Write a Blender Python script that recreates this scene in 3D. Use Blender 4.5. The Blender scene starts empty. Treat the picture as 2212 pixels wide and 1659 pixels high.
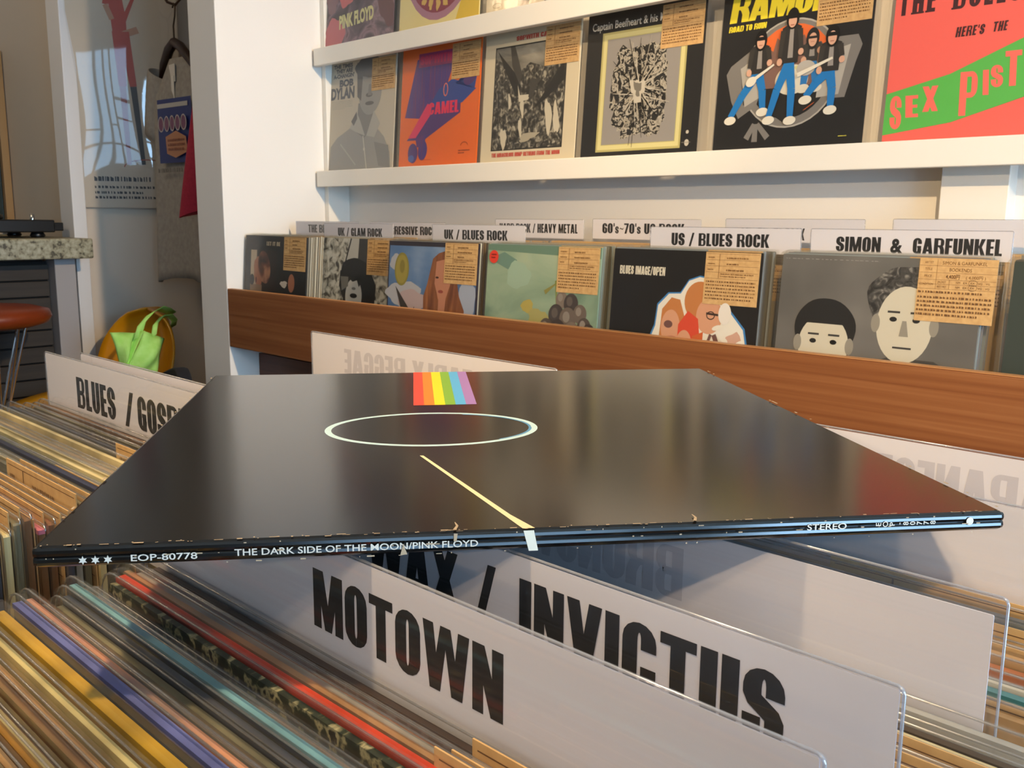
import bpy, math, random
from mathutils import Vector, Matrix
rnd = random.Random(7)
PI = math.pi

# ------------------------------------------------------------------ camera
EYE = Vector((0.0, 0.0, 1.2))
FPX, IW, IH = 2029.87, 2212.0, 1659.0
YAW, PITCH, ROLL = 0.7745, 0.1736, 0.0075
_v = Vector((-math.sin(YAW)*math.cos(PITCH), math.cos(YAW)*math.cos(PITCH), -math.sin(PITCH)))
_r = Vector((math.cos(YAW), math.sin(YAW), 0.0))
_u = _r.cross(_v)
_r, _u = (math.cos(ROLL)*_r + math.sin(ROLL)*_u), (-math.sin(ROLL)*_r + math.cos(ROLL)*_u)
sc = bpy.context.scene
col = sc.collection
cam_d = bpy.data.cameras.new('camera')
cam_d.sensor_width = 36.0
cam_d.lens = 36.0*FPX/IW
cam_d.clip_start = 0.01
cam_d.dof.use_dof = True
cam_d.dof.focus_distance = 0.38
cam_d.dof.aperture_fstop = 75.0
cam = bpy.data.objects.new('camera', cam_d)
cam.matrix_world = Matrix(((_r.x, _u.x, -_v.x, EYE.x), (_r.y, _u.y, -_v.y, EYE.y), (_r.z, _u.z, -_v.z, EYE.z), (0, 0, 0, 1)))
col.objects.link(cam)
sc.camera = cam

def ray(px, py):
    return _v + _r*((px-IW/2)/FPX) - _u*((py-IH/2)/FPX)
def at_x(X, px, py):
    d = ray(px, py); return EYE + d*((X-EYE.x)/d.x)
def at_y(Y, px, py):
    d = ray(px, py); return EYE + d*((Y-EYE.y)/d.y)

# ------------------------------------------------------------------ world, lamps, exposure
sc.view_settings.view_transform = 'Standard'
sc.view_settings.look = 'None'
sc.view_settings.gamma = 1.0
sc.view_settings.use_curve_mapping = False
sc.view_settings.exposure = -0.14
sc.cycles.transparent_max_bounces = 48
sc.cycles.max_bounces = 9
sc.cycles.glossy_bounces = 4
sc.cycles.sample_clamp_indirect = 6.0
w = bpy.data.worlds.new('world'); sc.world = w
w.use_nodes = True
w.node_tree.nodes['Background'].inputs[0].default_value = (0.45, 0.6, 0.95, 1)
w.node_tree.nodes['Background'].inputs[1].default_value = 0.15

def lamp(name, kind, loc, target, power, color, size=0.2, spot=None, blend=0.5):
    d = bpy.data.lights.new(name, kind)
    d.energy = power; d.color = color
    if kind == 'AREA':
        d.shape = 'DISK'; d.size = size
    else:
        d.shadow_soft_size = size
    if kind == 'SPOT':
        d.spot_size = spot; d.spot_blend = blend
    o = bpy.data.objects.new(name, d)
    o.location = loc
    o.rotation_euler = (Vector(target)-Vector(loc)).to_track_quat('-Z', 'Y').to_euler()
    col.objects.link(o)
    return o
WARM = (1.0, 0.73, 0.43)
lamp('ceiling_spot', 'SPOT', (0.75, -0.95, 2.37), (-0.55, 1.6, 1.30), 340, WARM, 0.03, 0.90, 1.0)
lamp('ceiling_spot.004', 'SPOT', (0.35, -2.85, 2.02), (-0.75, 1.7, 1.62), 230, WARM, 0.04, 0.50, 1.0)
lamp('ceiling_spot.001', 'SPOT', (0.35, 0.95, 2.25), (-2.43, 1.62, 1.28), 260, WARM, 0.04, 0.72, 0.9)
lamp('ceiling_spot.002', 'SPOT', (0.75, -0.45, 2.30), (-0.35, 0.3, 1.0), 34, WARM, 0.05, 1.3, 0.8)
lamp('ceiling_lamp', 'POINT', (-3.25, 0.1, 2.45), (-3.25, 0.1, 0), 13, WARM, 0.08)
lamp('ceiling_spot.003', 'SPOT', (-0.52, -0.20, 2.50), (-0.58, 0.10, 1.0), 125, WARM, 0.05, 0.85, 0.8)

# ------------------------------------------------------------------ materials
def lin(c):
    c = c.lstrip('#')
    out = []
    for i in (0, 2, 4):
        v = int(c[i:i+2], 16)/255.0
        out.append(v/12.92 if v <= 0.04045 else ((v+0.055)/1.055)**2.4)
    return (out[0], out[1], out[2], 1.0)
_mats = {}
def mat(hexc, rough=0.6, metal=0.0, spec=0.5, bump=0.0, bscale=200.0, coat=0.0, emit=0.0):
    k = (hexc, rough, metal, spec, bump, bscale, coat, emit)
    if k in _mats: return _mats[k]
    m = bpy.data.materials.new('m_'+hexc.strip('#'))
    m.use_nodes = True
    nt = m.node_tree; b = nt.nodes['Principled BSDF']
    b.inputs['Base Color'].default_value = lin(hexc)
    b.inputs['Roughness'].default_value = rough
    b.inputs['Metallic'].default_value = metal
    b.inputs['Specular IOR Level'].default_value = spec
    b.inputs['Coat Weight'].default_value = coat
    if emit:
        b.inputs['Emission Color'].default_value = lin(hexc)
        b.inputs['Emission Strength'].default_value = emit
    if bump:
        tc = nt.nodes.new('ShaderNodeTexCoord'); n = nt.nodes.new('ShaderNodeTexNoise'); bp = nt.nodes.new('ShaderNodeBump')
        n.inputs['Scale'].default_value = bscale
        bp.inputs['Strength'].default_value = bump; bp.inputs['Distance'].default_value = 0.002
        nt.links.new(tc.outputs['Object'], n.inputs['Vector']); nt.links.new(n.outputs['Fac'], bp.inputs['Height'])
        nt.links.new(bp.outputs['Normal'], b.inputs['Normal'])
    _mats[k] = m
    return m
def noise_mat(name, stops, scale=(10, 10, 10), detail=6, rough=0.55, distort=0.0, coat=0.0, bump=0.0, kind='noise'):
    """procedural colour from a noise field: stops = [(pos, hex)...]"""
    m = bpy.data.materials.new(name); m.use_nodes = True
    nt = m.node_tree; b = nt.nodes['Principled BSDF']
    tc = nt.nodes.new('ShaderNodeTexCoord'); mp = nt.nodes.new('ShaderNodeMapping')
    mp.inputs['Scale'].default_value = scale
    if kind == 'voronoi':
        n = nt.nodes.new('ShaderNodeTexVoronoi'); out = n.outputs['Distance']; n.inputs['Scale'].default_value = 1.0
    else:
        n = nt.nodes.new('ShaderNodeTexNoise'); out = n.outputs['Fac']
        n.inputs['Scale'].default_value = 1.0; n.inputs['Detail'].default_value = detail; n.inputs['Distortion'].default_value = distort
    rp = nt.nodes.new('ShaderNodeValToRGB')
    e = rp.color_ramp.elements
    while len(e) < len(stops): e.new(0.5)
    for i, (p, c) in enumerate(stops):
        e[i].position = p; e[i].color = lin(c)
    nt.links.new(tc.outputs['Object'], mp.inputs['Vector']); nt.links.new(mp.outputs['Vector'], n.inputs['Vector'])
    nt.links.new(out, rp.inputs['Fac']); nt.links.new(rp.outputs['Color'], b.inputs['Base Color'])
    b.inputs['Roughness'].default_value = rough; b.inputs['Coat Weight'].default_value = coat
    if bump:
        bp = nt.nodes.new('ShaderNodeBump'); bp.inputs['Strength'].default_value = bump; bp.inputs['Distance'].default_value = 0.002
        nt.links.new(out, bp.inputs['Height']); nt.links.new(bp.outputs['Normal'], b.inputs['Normal'])
    return m
def film_mat(name, tint, haze=0.05, gloss=0.10, rough=0.06, wave=0.0, wscale=8.0):
    """thin clear plastic: mostly see-through, a little haze, mirror-like at grazing angles"""
    m = bpy.data.materials.new(name); m.use_nodes = True
    nt = m.node_tree; nt.nodes.clear()
    out = nt.nodes.new('ShaderNodeOutputMaterial')
    tr = nt.nodes.new('ShaderNodeBsdfTransparent'); tr.inputs[0].default_value = lin(tint)
    df = nt.nodes.new('ShaderNodeBsdfDiffuse'); df.inputs[0].default_value = (0.75, 0.75, 0.75, 1)
    gl = nt.nodes.new('ShaderNodeBsdfGlossy'); gl.inputs['Roughness'].default_value = rough; gl.inputs['Color'].default_value = (1, 1, 1, 1)
    m1 = nt.nodes.new('ShaderNodeMixShader'); m1.inputs[0].default_value = haze
    m2 = nt.nodes.new('ShaderNodeMixShader')
    fr = nt.nodes.new('ShaderNodeLayerWeight'); fr.inputs['Blend'].default_value = 0.5      # same from both sides of the film
    pw = nt.nodes.new('ShaderNodeMath'); pw.operation = 'POWER'; pw.inputs[1].default_value = 5.0
    mul = nt.nodes.new('ShaderNodeMath'); mul.operation = 'MULTIPLY_ADD'; mul.inputs[1].default_value = 0.55; mul.inputs[2].default_value = 0.022+gloss*0.2; mul.use_clamp = True
    nt.links.new(fr.outputs['Facing'], pw.inputs[0]); nt.links.new(pw.outputs[0], mul.inputs[0]); nt.links.new(mul.outputs[0], m2.inputs[0])
    nt.links.new(tr.outputs[0], m1.inputs[1]); nt.links.new(df.outputs[0], m1.inputs[2])
    nt.links.new(m1.outputs[0], m2.inputs[1]); nt.links.new(gl.outputs[0], m2.inputs[2])
    nt.links.new(m2.outputs[0], out.inputs[0])
    if wave:
        tc = nt.nodes.new('ShaderNodeTexCoord'); n = nt.nodes.new('ShaderNodeTexNoise'); bp = nt.nodes.new('ShaderNodeBump')
        n.inputs['Scale'].default_value = wscale; n.inputs['Detail'].default_value = 2
        bp.inputs['Strength'].default_value = wave; bp.inputs['Distance'].default_value = 0.0015
        nt.links.new(tc.outputs['Object'], n.inputs['Vector']); nt.links.new(n.outputs['Fac'], bp.inputs['Height'])
        nt.links.new(bp.outputs['Normal'], gl.inputs['Normal'])
    return m
def wood_mat(name, c0, c1, c2, along=(1.2, 40, 40), rough=0.45):
    return noise_mat(name, [(0.30, c0), (0.52, c1), (0.72, c2)], along, 8, rough, 0.6, 0.0, 0.08)

SLEEVE = film_mat('sleeve_film', '#fdfdfc', 0.014, 0.0, 0.10, 0.35, 25)
HOLDER = film_mat('holder_plastic', '#fcfcfd', 0.02, 0.15, 0.04)
GLINT_RIM = film_mat('sleeve_glint_rim', '#e0e0e0', 0.06, 1.0, 0.2)  # glossy grey film for the glints added along sleeve edges
EDGE_GLINT = film_mat('holder_edge_glint', '#d6d6de', 0.28, 0.6, 0.12)  # whitened film, paints the bright glint along the holder edges
DISPLAY = film_mat('display_film', '#fafafa', 0.02, 0.1, 0.05, 0.2, 9)
WHITE = mat('#e9e4dc', 0.6, bump=0.05, bscale=300)
SHELF = mat('#ece6da', 0.45, bump=0.03, bscale=200)
PAPER = mat('#dcd8da', 0.55)
INK = mat('#0c0b0b', 0.45)
KRAFT = noise_mat('kraft', [(0.3, '#bd9560'), (0.7, '#cfa870')], (120, 120, 120), 4, 0.8)
KRAFTINK = mat('#6b4a2a', 0.9)
TEAK = wood_mat('teak', '#7d4826', '#8f5831', '#9d663d', (1.5, 40, 90), 0.42)
TEAKTOP = wood_mat('teak_top', '#b77a45', '#c58a55', '#d09a66', (1.5, 40, 90), 0.45)
TEAKDARK = wood_mat('teak_dark', '#5f3420', '#6b3d26', '#74452c', (1.5, 30, 60), 0.5)
PLY = wood_mat('ply', '#a8794b', '#b98a5a', '#c59a6a', (2, 30, 30), 0.55)
CHROME = mat('#d8dadc', 0.12, 1.0)
STEEL = mat('#8d8f92', 0.3, 1.0)

# ------------------------------------------------------------------ mesh helpers
class MB:
    def __init__(s): s.v = []; s.f = []; s.m = []; s.mats = []; s.sm = []
    def slot(s, m):
        if m not in s.mats: s.mats.append(m)
        return s.mats.index(m)
    def add(s, vs, fs, m, M=None, smooth=False):
        o = len(s.v); k = s.slot(m)
        for p in vs:
            p = Vector(p); s.v.append(tuple(M @ p) if M is not None else tuple(p))
        for f in fs:
            s.f.append([o+i for i in f]); s.m.append(k); s.sm.append(smooth)
        return s
    def box(s, a, b, m, M=None):
        x0, y0, z0 = a; x1, y1, z1 = b
        vs = [(x0,y0,z0),(x1,y0,z0),(x1,y1,z0),(x0,y1,z0),(x0,y0,z1),(x1,y0,z1),(x1,y1,z1),(x0,y1,z1)]
        return s.add(vs, [(0,3,2,1),(4,5,6,7),(0,1,5,4),(1,2,6,5),(2,3,7,6),(3,0,4,7)], m, M)
    def prism_xz(s, pts, y0, y1, m, M=None):
        """outline in the xz plane (counter-clockwise seen from -y) extruded along y"""
        n = len(pts)
        vs = [(p[0], y0, p[1]) for p in pts]+[(p[0], y1, p[1]) for p in pts]
        fs = [list(range(n)), list(range(2*n-1, n-1, -1))]+[(i, i+n, (i+1) % n+n, (i+1) % n) for i in range(n)]
        return s.add(vs, fs, m, M)
    def rings(s, rings, m, M=None, smooth=True, cap=True, closed=True):
        n = len(rings[0]); vs = [p for r in rings for p in r]; fs = []
        for k in range(len(rings)-1):
            for i in range(n if closed else n-1):
                j = (i+1) % n
                fs.append((k*n+i, k*n+j, (k+1)*n+j, (k+1)*n+i))
        s.add(vs, fs, m, M, smooth)
        if cap and closed:
            s.add(rings[0], [list(range(n-1, -1, -1))], m, M); s.add(rings[-1], [list(range(n))], m, M)
        return s
    def lathe(s, prof, c, m, n=40, smooth=True):
        return s.rings([[(c[0]+r*math.cos(2*PI*i/n), c[1]+r*math.sin(2*PI*i/n), c[2]+z) for i in range(n)] for r, z in prof], m, None, smooth)
    def tube(s, pts, r, m, n=12, smooth=True, M=None):
        pts = [Vector(p) for p in pts]; rings = []
        for i, p in enumerate(pts):
            t = (pts[min(i+1, len(pts)-1)]-pts[max(i-1, 0)]).normalized()
            a = Vector((0, 0, 1)) if abs(t.z) < 0.9 else Vector((1, 0, 0))
            b = t.cross(a).normalized(); c = t.cross(b)
            rr = r[i] if isinstance(r, (list, tuple)) else r
            rings.append([p+b*(rr*math.cos(2*PI*k/n))+c*(rr*math.sin(2*PI*k/n)) for k in range(n)])
        return s.rings(rings, m, M, smooth)
    def ribbon(s, pts, width, m, wdir, M=None):
        pts = [Vector(p) for p in pts]; wd = Vector(wdir).normalized()*width/2
        vs = []; fs = []
        for p in pts: vs += [p-wd, p+wd]
        for i in range(len(pts)-1): fs.append((2*i, 2*i+1, 2*i+3, 2*i+2))
        return s.add(vs, fs, m, M, True)
    def mesh(s, name):
        me = bpy.data.meshes.new(name); me.from_pydata(s.v, [], s.f)
        for m in s.mats: me.materials.append(m)
        me.polygons.foreach_set('material_index', s.m); me.polygons.foreach_set('use_smooth', s.sm)
        me.update(); return me
    def build(s, name, parent=None, bevel=0.0, seg=2, solid=0.0, sub=0):
        o = bpy.data.objects.new(name, s.mesh(name)); col.objects.link(o)
        if parent is not None: o.parent = parent
        if solid:
            md = o.modifiers.new('solid', 'SOLIDIFY'); md.thickness = solid; md.offset = 0
        if sub:
            md = o.modifiers.new('sub', 'SUBSURF'); md.levels = sub; md.render_levels = sub
        if bevel:
            md = o.modifiers.new('bevel', 'BEVEL'); md.width = bevel; md.segments = seg; md.limit_method = 'ANGLE'; md.angle_limit = 0.6
        return o
def tag(o, label, cat, group=None, kind=None):
    o['label'] = label; o['category'] = cat
    if group: o['group'] = group
    if kind: o['kind'] = kind
    return o
def struct(o):
    o['kind'] = 'structure'; return o
def empty(name, loc=(0, 0, 0), rz=0.0):
    o = bpy.data.objects.new(name, None); o.location = loc; o.rotation_euler = (0, 0, rz); o.empty_display_size = 0.05
    col.objects.link(o); return o

# ------------------------------------------------------------------ lettering
_txt = {}
def font_polys(s, bold=0.0):
    """outline of a line of text in Blender's own font: unit size, baseline 0 -> (verts, faces, width)"""
    k = (s, bold)
    if k not in _txt:
        c = bpy.data.curves.new('t', 'FONT'); c.body = s; c.offset = bold; c.resolution_u = 3
        o = bpy.data.objects.new('t', c); col.objects.link(o)
        dg = bpy.context.evaluated_depsgraph_get(); me = o.evaluated_get(dg).to_mesh()
        vs = [(v.co.x, v.co.y) for v in me.vertices]; fs = [list(p.vertices) for p in me.polygons]
        o.evaluated_get(dg).to_mesh_clear()
        bpy.data.objects.remove(o); bpy.data.curves.remove(c)
        x0 = min([v[0] for v in vs] or [0]); x1 = max([v[0] for v in vs] or [0])
        _txt[k] = ([(v[0]-x0, v[1]) for v in vs], fs, x1-x0)
    return _txt[k]

S, T = 0.215, 0.14          # stem and bar weight of the heavy condensed capitals
def _arc(cx, cy, rx, ry, a0, a1, n=8):
    return [(cx+rx*math.cos(a0+(a1-a0)*i/n), cy+ry*math.sin(a0+(a1-a0)*i/n)) for i in range(n+1)]
def _strip(o, i): return [[o[k], o[k+1], i[k+1], i[k]] for k in range(len(o)-1)]
def _rect(x0, y0, x1, y1): return [[(x0, y0), (x1, y0), (x1, y1), (x0, y1)]]
def _ring(w, ys=0.5, ye=0.5, lo=0.5, s=S, t=T):
    """stadium ring; right stem starts at ys going up over the top, down the left, round the bottom, up to ye"""
    ro, ri = w/2, w/2-s
    ry = 0.26
    o = [(w, ys)]+_arc(ro, 1-ry, ro, ry, 0, PI)+_arc(ro, ry, ro, ry, PI, 2*PI)+[(w, ye)]
    i = [(w-s, ys)]+_arc(ro, 1-ry, ri, ry-t, 0, PI)+_arc(ro, ry, ri, ry-t, PI, 2*PI)+[(w-s, ye)]
    return _strip(o, i)
def _bowl(xl, y0, x1, y1, s=.18, t=.12):
    rx = (x1-xl)*0.62; ry = min((y1-y0)/2, 0.22)
    o = [(xl, y1)]+_arc(x1-rx, y1-ry, rx, ry, PI/2, 0)+_arc(x1-rx, y0+ry, rx, ry, 0, -PI/2)+[(xl, y0)]
    ri = max(rx-s, 0.005); rj = max(ry-t, 0.005)
    i = [(xl, y1-t)]+_arc(x1-rx, y1-ry, ri, rj, PI/2, 0)+_arc(x1-rx, y0+ry, ri, rj, 0, -PI/2)+[(xl, y0+t)]
    return _strip(o, i)
def glyph(c):
    w = 0.48
    if c == 'A': w = .56; return w, [[(0,0),(.2,0),(.36,1),(.14,1)], [(w,0),(w-.2,0),(w-.36,1),(w-.14,1)]]+_rect(.15,.16,w-.15,.30)
    if c == 'B': w = .53; return w, _rect(0,0,S,1)+_bowl(S-.01,.46,w-.01,1)+_bowl(S-.01,0,w,.55)
    if c == 'C': return w, _ring(w,.62,.38)
    if c == 'D': w = .53; return w, _rect(0,0,S,1)+_bowl(S-.01,0,w,1)
    if c == 'E': w = .38; return w, _rect(0,0,S,1)+_rect(S,0,w,.16)+_rect(S,.43,w-.02,.57)+_rect(S,.84,w,1)
    if c == 'F': w = .37; return w, _rect(0,0,S,1)+_rect(S,.43,w-.02,.57)+_rect(S,.84,w,1)
    if c == 'G': return w, _ring(w,.62,.30)+_rect(w-S,0,w-.02,.5)+_rect(w/2,.38,w-S+.01,.5)
    if c == 'H': w = .5; return w, _rect(0,0,S,1)+_rect(w-S,0,w,1)+_rect(S,.42,w-S,.58)
    if c == 'I': return .21, _rect(0,0,.21,1)
    if c == 'J': w = .36; return w, _rect(w-S,.2,w,1)+[[(w-S,.2),(w,.2),(w-.05,.05),(w-.16,0),(0,0),(0,.14),(w-S-.02,.14)]]
    if c == 'K': w = .54; return w, _rect(0,0,S,1)+[[(S-.02,.45),(S+.14,.45),(w,1),(w-.21,1)], [(S-.02,.58),(S+.12,.62),(w+.02,0),(w-.2,0)]]
    if c == 'L': w = .36; return w, _rect(0,0,S,1)+_rect(S,0,w,.16)
    if c == 'M': w = .68; return w, _rect(0,0,.18,1)+_rect(w-.18,0,w,1)+[[(.06,1),(.24,1),(w/2+.08,0),(w/2-.08,0)], [(w-.06,1),(w-.24,1),(w/2-.08,0),(w/2+.08,0)]]
    if c == 'N': w = .5; return w, _rect(0,0,.18,1)+_rect(w-.18,0,w,1)+[[(.02,1),(.2,1),(w-.02,0),(w-.2,0)]]
    if c in 'O0': return w, _ring(w)
    if c == 'P': w = .53; return w, _rect(0,0,S,1)+_bowl(S-.01,.40,w,1)
    if c == 'R': w = .54; return w, _rect(0,0,S,1)+_bowl(S-.01,.45,w-.01,1)+[[(S+.03,.47),(w-.06,.50),(w+.01,.30),(w+.02,0),(w-.19,0),(w-.2,.28),(w-.25,.40)]]
    if c == 'S':
        o = [(w,.64)]+_arc(w/2,.74,w/2,.26,0,PI)+[(0,.62)]; i = [(w-S,.64)]+_arc(w/2,.74,w/2-S,.13,0,PI)+[(S,.66)]
        o2 = [(0,.36)]+_arc(w/2,.26,w/2,.26,PI,2*PI)+[(w,.38)]; i2 = [(S,.36)]+_arc(w/2,.26,w/2-S,.13,PI,2*PI)+[(w-S,.34)]
        return w, _strip(o, i)+_strip(o2, i2)+[[(0,.62),(S,.66),(w-.06,.51),(w,.38),(w-S,.34),(.06,.49)]]
    if c == 'T': w = .48; return w, _rect(0,.84,w,1)+_rect(w/2-.1,0,w/2+.1,.84)
    if c == 'U':
        o = [(0,1)]+_arc(w/2,.26,w/2,.26,PI,2*PI)+[(w,1)]; i = [(S,1)]+_arc(w/2,.26,w/2-S,.13,PI,2*PI)+[(w-S,1)]
        return w, _strip(o, i)
    if c == 'V': w = .55; return w, [[(0,1),(.2,1),(w/2+.08,0),(w/2-.12,0)], [(w,1),(w-.2,1),(w/2-.08,0),(w/2+.12,0)]]
    if c == 'W': w = .82; return w, [[(0,1),(.19,1),(.31,0),(.12,0)], [(.32,1),(.46,1),(.31,0),(.14,0)], [(.36,1),(.5,1),(.68,0),(.51,0)], [(w,1),(w-.19,1),(.51,0),(.7,0)]]
    if c == 'X': w = .54; return w, [[(0,1),(.21,1),(w,0),(w-.21,0)], [(w,1),(w-.21,1),(0,0),(.21,0)]]
    if c == 'Y': w = .54; return w, [[(0,1),(.21,1),(w/2+.1,.4),(w/2-.1,.4)], [(w,1),(w-.21,1),(w/2-.1,.4),(w/2+.1,.4)]]+_rect(w/2-.1,0,w/2+.1,.45)
    if c == '/': return .4, [[(0,-.04),(.15,-.04),(.4,1.02),(.25,1.02)]]
    if c == '6':
        return w, _ring(w,.68,.5)[:20]+_bowl(S-.02,0,w,.6)
    if c == '7': w = .44; return w, _rect(0,.84,w,1)+[[(w-.18,.86),(w,.86),(.24,0),(.05,0)]]
    if c == "'": return .14, _rect(.02,.68,.13,1)
    if c == '~': return .4, [[(0,.42),(.1,.56),(.2,.52),(.3,.46),(.4,.58),(.4,.48),(.3,.36),(.2,.42),(.1,.46)]]
    if c == 's':
        g = glyph('S')[1]; return .34, [[(x*.7, y*.7) for x, y in p] for p in g]
    if c == ' ': return .22, []
    vs, fs, ww = font_polys(c, 0.03)
    k = 0.5/max(ww, 0.01)
    return .52, [[(vs[i][0]*k, vs[i][1]*1.2) for i in f] for f in fs]
def heavy_polys(s, gap=0.05):
    x = 0.0; out = []
    for c in s:
        w, ps = glyph(c)
        out += [[(px+x, py) for px, py in p] for p in ps]
        x += w+gap
    return out, x-gap

class Art:
    """flat printing on one face: polygons in metres (u right, v up), each on a slightly higher layer of ink"""
    def __init__(s): s.items = []; s.n = 1
    def poly(s, pts, m): s.items.append((s.n, [list(pts)], m)); s.n += 1; return s
    def polys(s, ps, m): s.items.append((s.n, ps, m)); s.n += 1; return s
    def rect(s, x0, y0, x1, y1, m): return s.poly([(x0,y0),(x1,y0),(x1,y1),(x0,y1)], m)
    def ell(s, cx, cy, rx, ry, m, rot=0.0, n=28, wob=0.0):
        pts = []
        for i in range(n):
            a = 2*PI*i/n; k = 1+wob*math.sin(3*a+cx*90)+wob*.6*math.sin(7*a+cy*130)
            x, y = rx*k*math.cos(a), ry*k*math.sin(a)
            pts.append((cx+x*math.cos(rot)-y*math.sin(rot), cy+x*math.sin(rot)+y*math.cos(rot)))
        return s.poly(pts, m)
    def ring(s, cx, cy, rx, ry, t, m, a0=0.0, a1=2*PI, n=36):
        return s.polys(_strip(_arc(cx,cy,rx,ry,a0,a1,n), _arc(cx,cy,rx-t,ry-t,a0,a1,n)), m)
    def line(s, p, q, wd, m, wd2=None):
        p = Vector(p); q = Vector(q); d = (q-p).normalized(); n = Vector((-d.y, d.x)); wd2 = wd if wd2 is None else wd2
        return s.poly([tuple(p+n*wd/2), tuple(p-n*wd/2), tuple(q-n*wd2/2), tuple(q+n*wd2/2)], m)
    def heavy(s, text, x, y, h, width, m, align='l', skew=0.0, gap=0.05):
        ps, ww = heavy_polys(text, gap); k = width/ww
        x0 = x if align == 'l' else x-width/2
        return s.polys([[(x0+px*k+skew*py*h, y+py*h) for px, py in p] for p in ps], m)
    def text(s, text, x, y, h, width, m, bold=0.0, align='l', rot=0.0):
        vs, fs, ww = font_polys(text, bold)
        k = width/ww; ky = h/0.72
        x0 = 0 if align == 'l' else -width/2
        c, sn = math.cos(rot), math.sin(rot)
        def tr(p):
            a, b = x0+p[0]*k, p[1]*ky
            return (x+a*c-b*sn, y+a*sn+b*c)
        return s.polys([[tr(vs[i]) for i in f] for f in fs], m)
    def scribble(s, x0, y0, x1, y1, rows, m, seed=1, fill=0.55):
        """rows of tiny marks too small to read"""
        r = random.Random(seed); ps = []; dy = (y1-y0)/rows
        for i in range(rows):
            x = x0; yb = y1-(i+1)*dy+dy*(1-fill)/2
            end = x1-(x1-x0)*(0 if i < rows-1 else r.random()*.6)
            while x < end:
                l = (x1-x0)*(0.012+r.random()*0.03)
                ps.append([(x,yb),(min(x+l,end),yb),(min(x+l,end),yb+dy*fill*(.6+.4*r.random())),(x,yb+dy*fill)])
                x += l+(x1-x0)*(0.006+.02*r.random())
        return s.polys(ps, m)
    def clip_bake(s, mb, fn, eps):
        for n, ps, m in s.items:
            for j, p in enumerate(ps):
                mb.add([fn(u, v, n*eps+(j % 6)*4e-6) for u, v in p], [list(range(len(p)))], m)

# ------------------------------------------------------------------ records
def rounded(x0, z0, x1, z1, radii, n=5):
    """rounded rectangle outline, radii = (bl, br, tr, tl)"""
    pts = []
    for (cx, cz, sx, sz, r, a) in ((x0,z0,1,1,radii[0],PI), (x1,z0,-1,1,radii[1],1.5*PI), (x1,z1,-1,-1,radii[2],0), (x0,z1,1,-1,radii[3],PI/2)):
        if r <= 0: pts.append((cx, cz)); continue
        for i in range(n+1):
            t = a+(PI/2)*i/n
            pts.append((cx+sx*r+r*math.cos(t), cz+sz*r+r*math.sin(t)))
    return pts
_meshes = {}
def sleeve_mesh(size, th, lip):
    k = ('sl', round(size, 4), round(th, 4), round(lip, 4))
    if k not in _meshes:
        mb = MB(); out = rounded(-.011 if lip > .003 else -.004, -.002, size+.006, size+lip, (.004,.004,.004,.013 if lip > .003 else .003)); mb.prism_xz(out, -th/2, th/2, SLEEVE)
        if lip > .0031 and th < .0043:                 # rim tube added to give the open top and left edge their glints
            rim = [(x, 0, z) for x, z in out if z > size+lip-.014 and x < size+.0059]
            rim = sorted(rim, key=lambda p: p[0]); mb.tube([(-.011, 0, size-.05)]+rim+[(size+.0059, 0, size+lip)], .00042, GLINT_RIM, 6)
        _meshes[k] = mb.mesh('plastic_sleeve')
    return _meshes[k]
def card_mesh(th, wd=.104, ht=.088, variant=0):
    k = ('cd', th, wd, ht, variant)
    if k not in _meshes:
        mb = MB(); mb.box((0, -th/2, 0), (wd, th/2, ht), KRAFT)
        a = Art()
        for yy in (.97,.855,.74,.62,.50): a.rect(.02*wd, yy*ht-.00035, .98*wd, yy*ht+.0001, KRAFTINK)
        a.rect(.26*wd, .5*ht, .265*wd+.0003, .97*ht, KRAFTINK)
        for yy in (.90,.78,.67): a.scribble(.05*wd, yy*ht-.002, .22*wd, yy*ht+.002, 1, KRAFTINK, variant+int(yy*50))
        for yy in (.89,.775,.66): a.scribble(.40*wd, yy*ht-.0025, .85*wd, yy*ht+.003, 1, KRAFTINK, variant+int(yy*90))
        a.scribble(.30*wd, .52*ht, .9*wd, .61*ht, 2, KRAFTINK, variant+3)
        a.scribble(.04*wd, .08*ht, .95*wd, .47*ht, 6, KRAFTINK, variant+9, .45)
        a.clip_bake(mb, lambda u, v, e: (u, -th/2-e, v), .00003)
        _meshes[k] = mb.mesh('price_card')
    return _meshes[k]
def link(name, me, parent, loc=(0, 0, 0), rot=(0, 0, 0)):
    o = bpy.data.objects.new(name, me); o.parent = parent; o.location = loc; o.rotation_euler = rot; col.objects.link(o); return o
def cover_mesh(base, edge, size, th, art=None):
    mb = MB()
    mb.prism_xz(rounded(0, 0, size, size, (.001,.001,.001,.001), 1), -th/2, th/2, base)
    if edge is not base:
        mb.box((-.0004, -th/2-.0002, size-.0018), (size+.0004, th/2+.0002, size+.0004), edge)
    if art: art.clip_bake(mb, lambda u, v, e: (u, -th/2-e, v), .00005)
    return mb.mesh('record_cover')
def record(loc, base, edge=None, art=None, rz=0.0, lean=0.0, roll=0.0, size=.31, th=.003, sleeve=True, card=True, variant=0,
           label='', group=None, sl_th=.0048, lip=.009, card_dz=0.0, card_me=None, card_x=None):
    me = cover_mesh(base, edge or base, size, th, art)
    o = bpy.data.objects.new('record_cover', me); col.objects.link(o)
    o.location = loc; o.rotation_euler = (-lean, roll, rz)
    tag(o, label, 'record', group)
    if card:
        cm = card_me or card_mesh(.0006, variant=variant % 6)
        link('price_card', cm, o, (size-.107 if card_x is None else card_x, -th/2-.0009, size-.088+card_dz))
    if sleeve: link('plastic_sleeve', sleeve_mesh(size, sl_th, lip), o)
    return o

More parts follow.
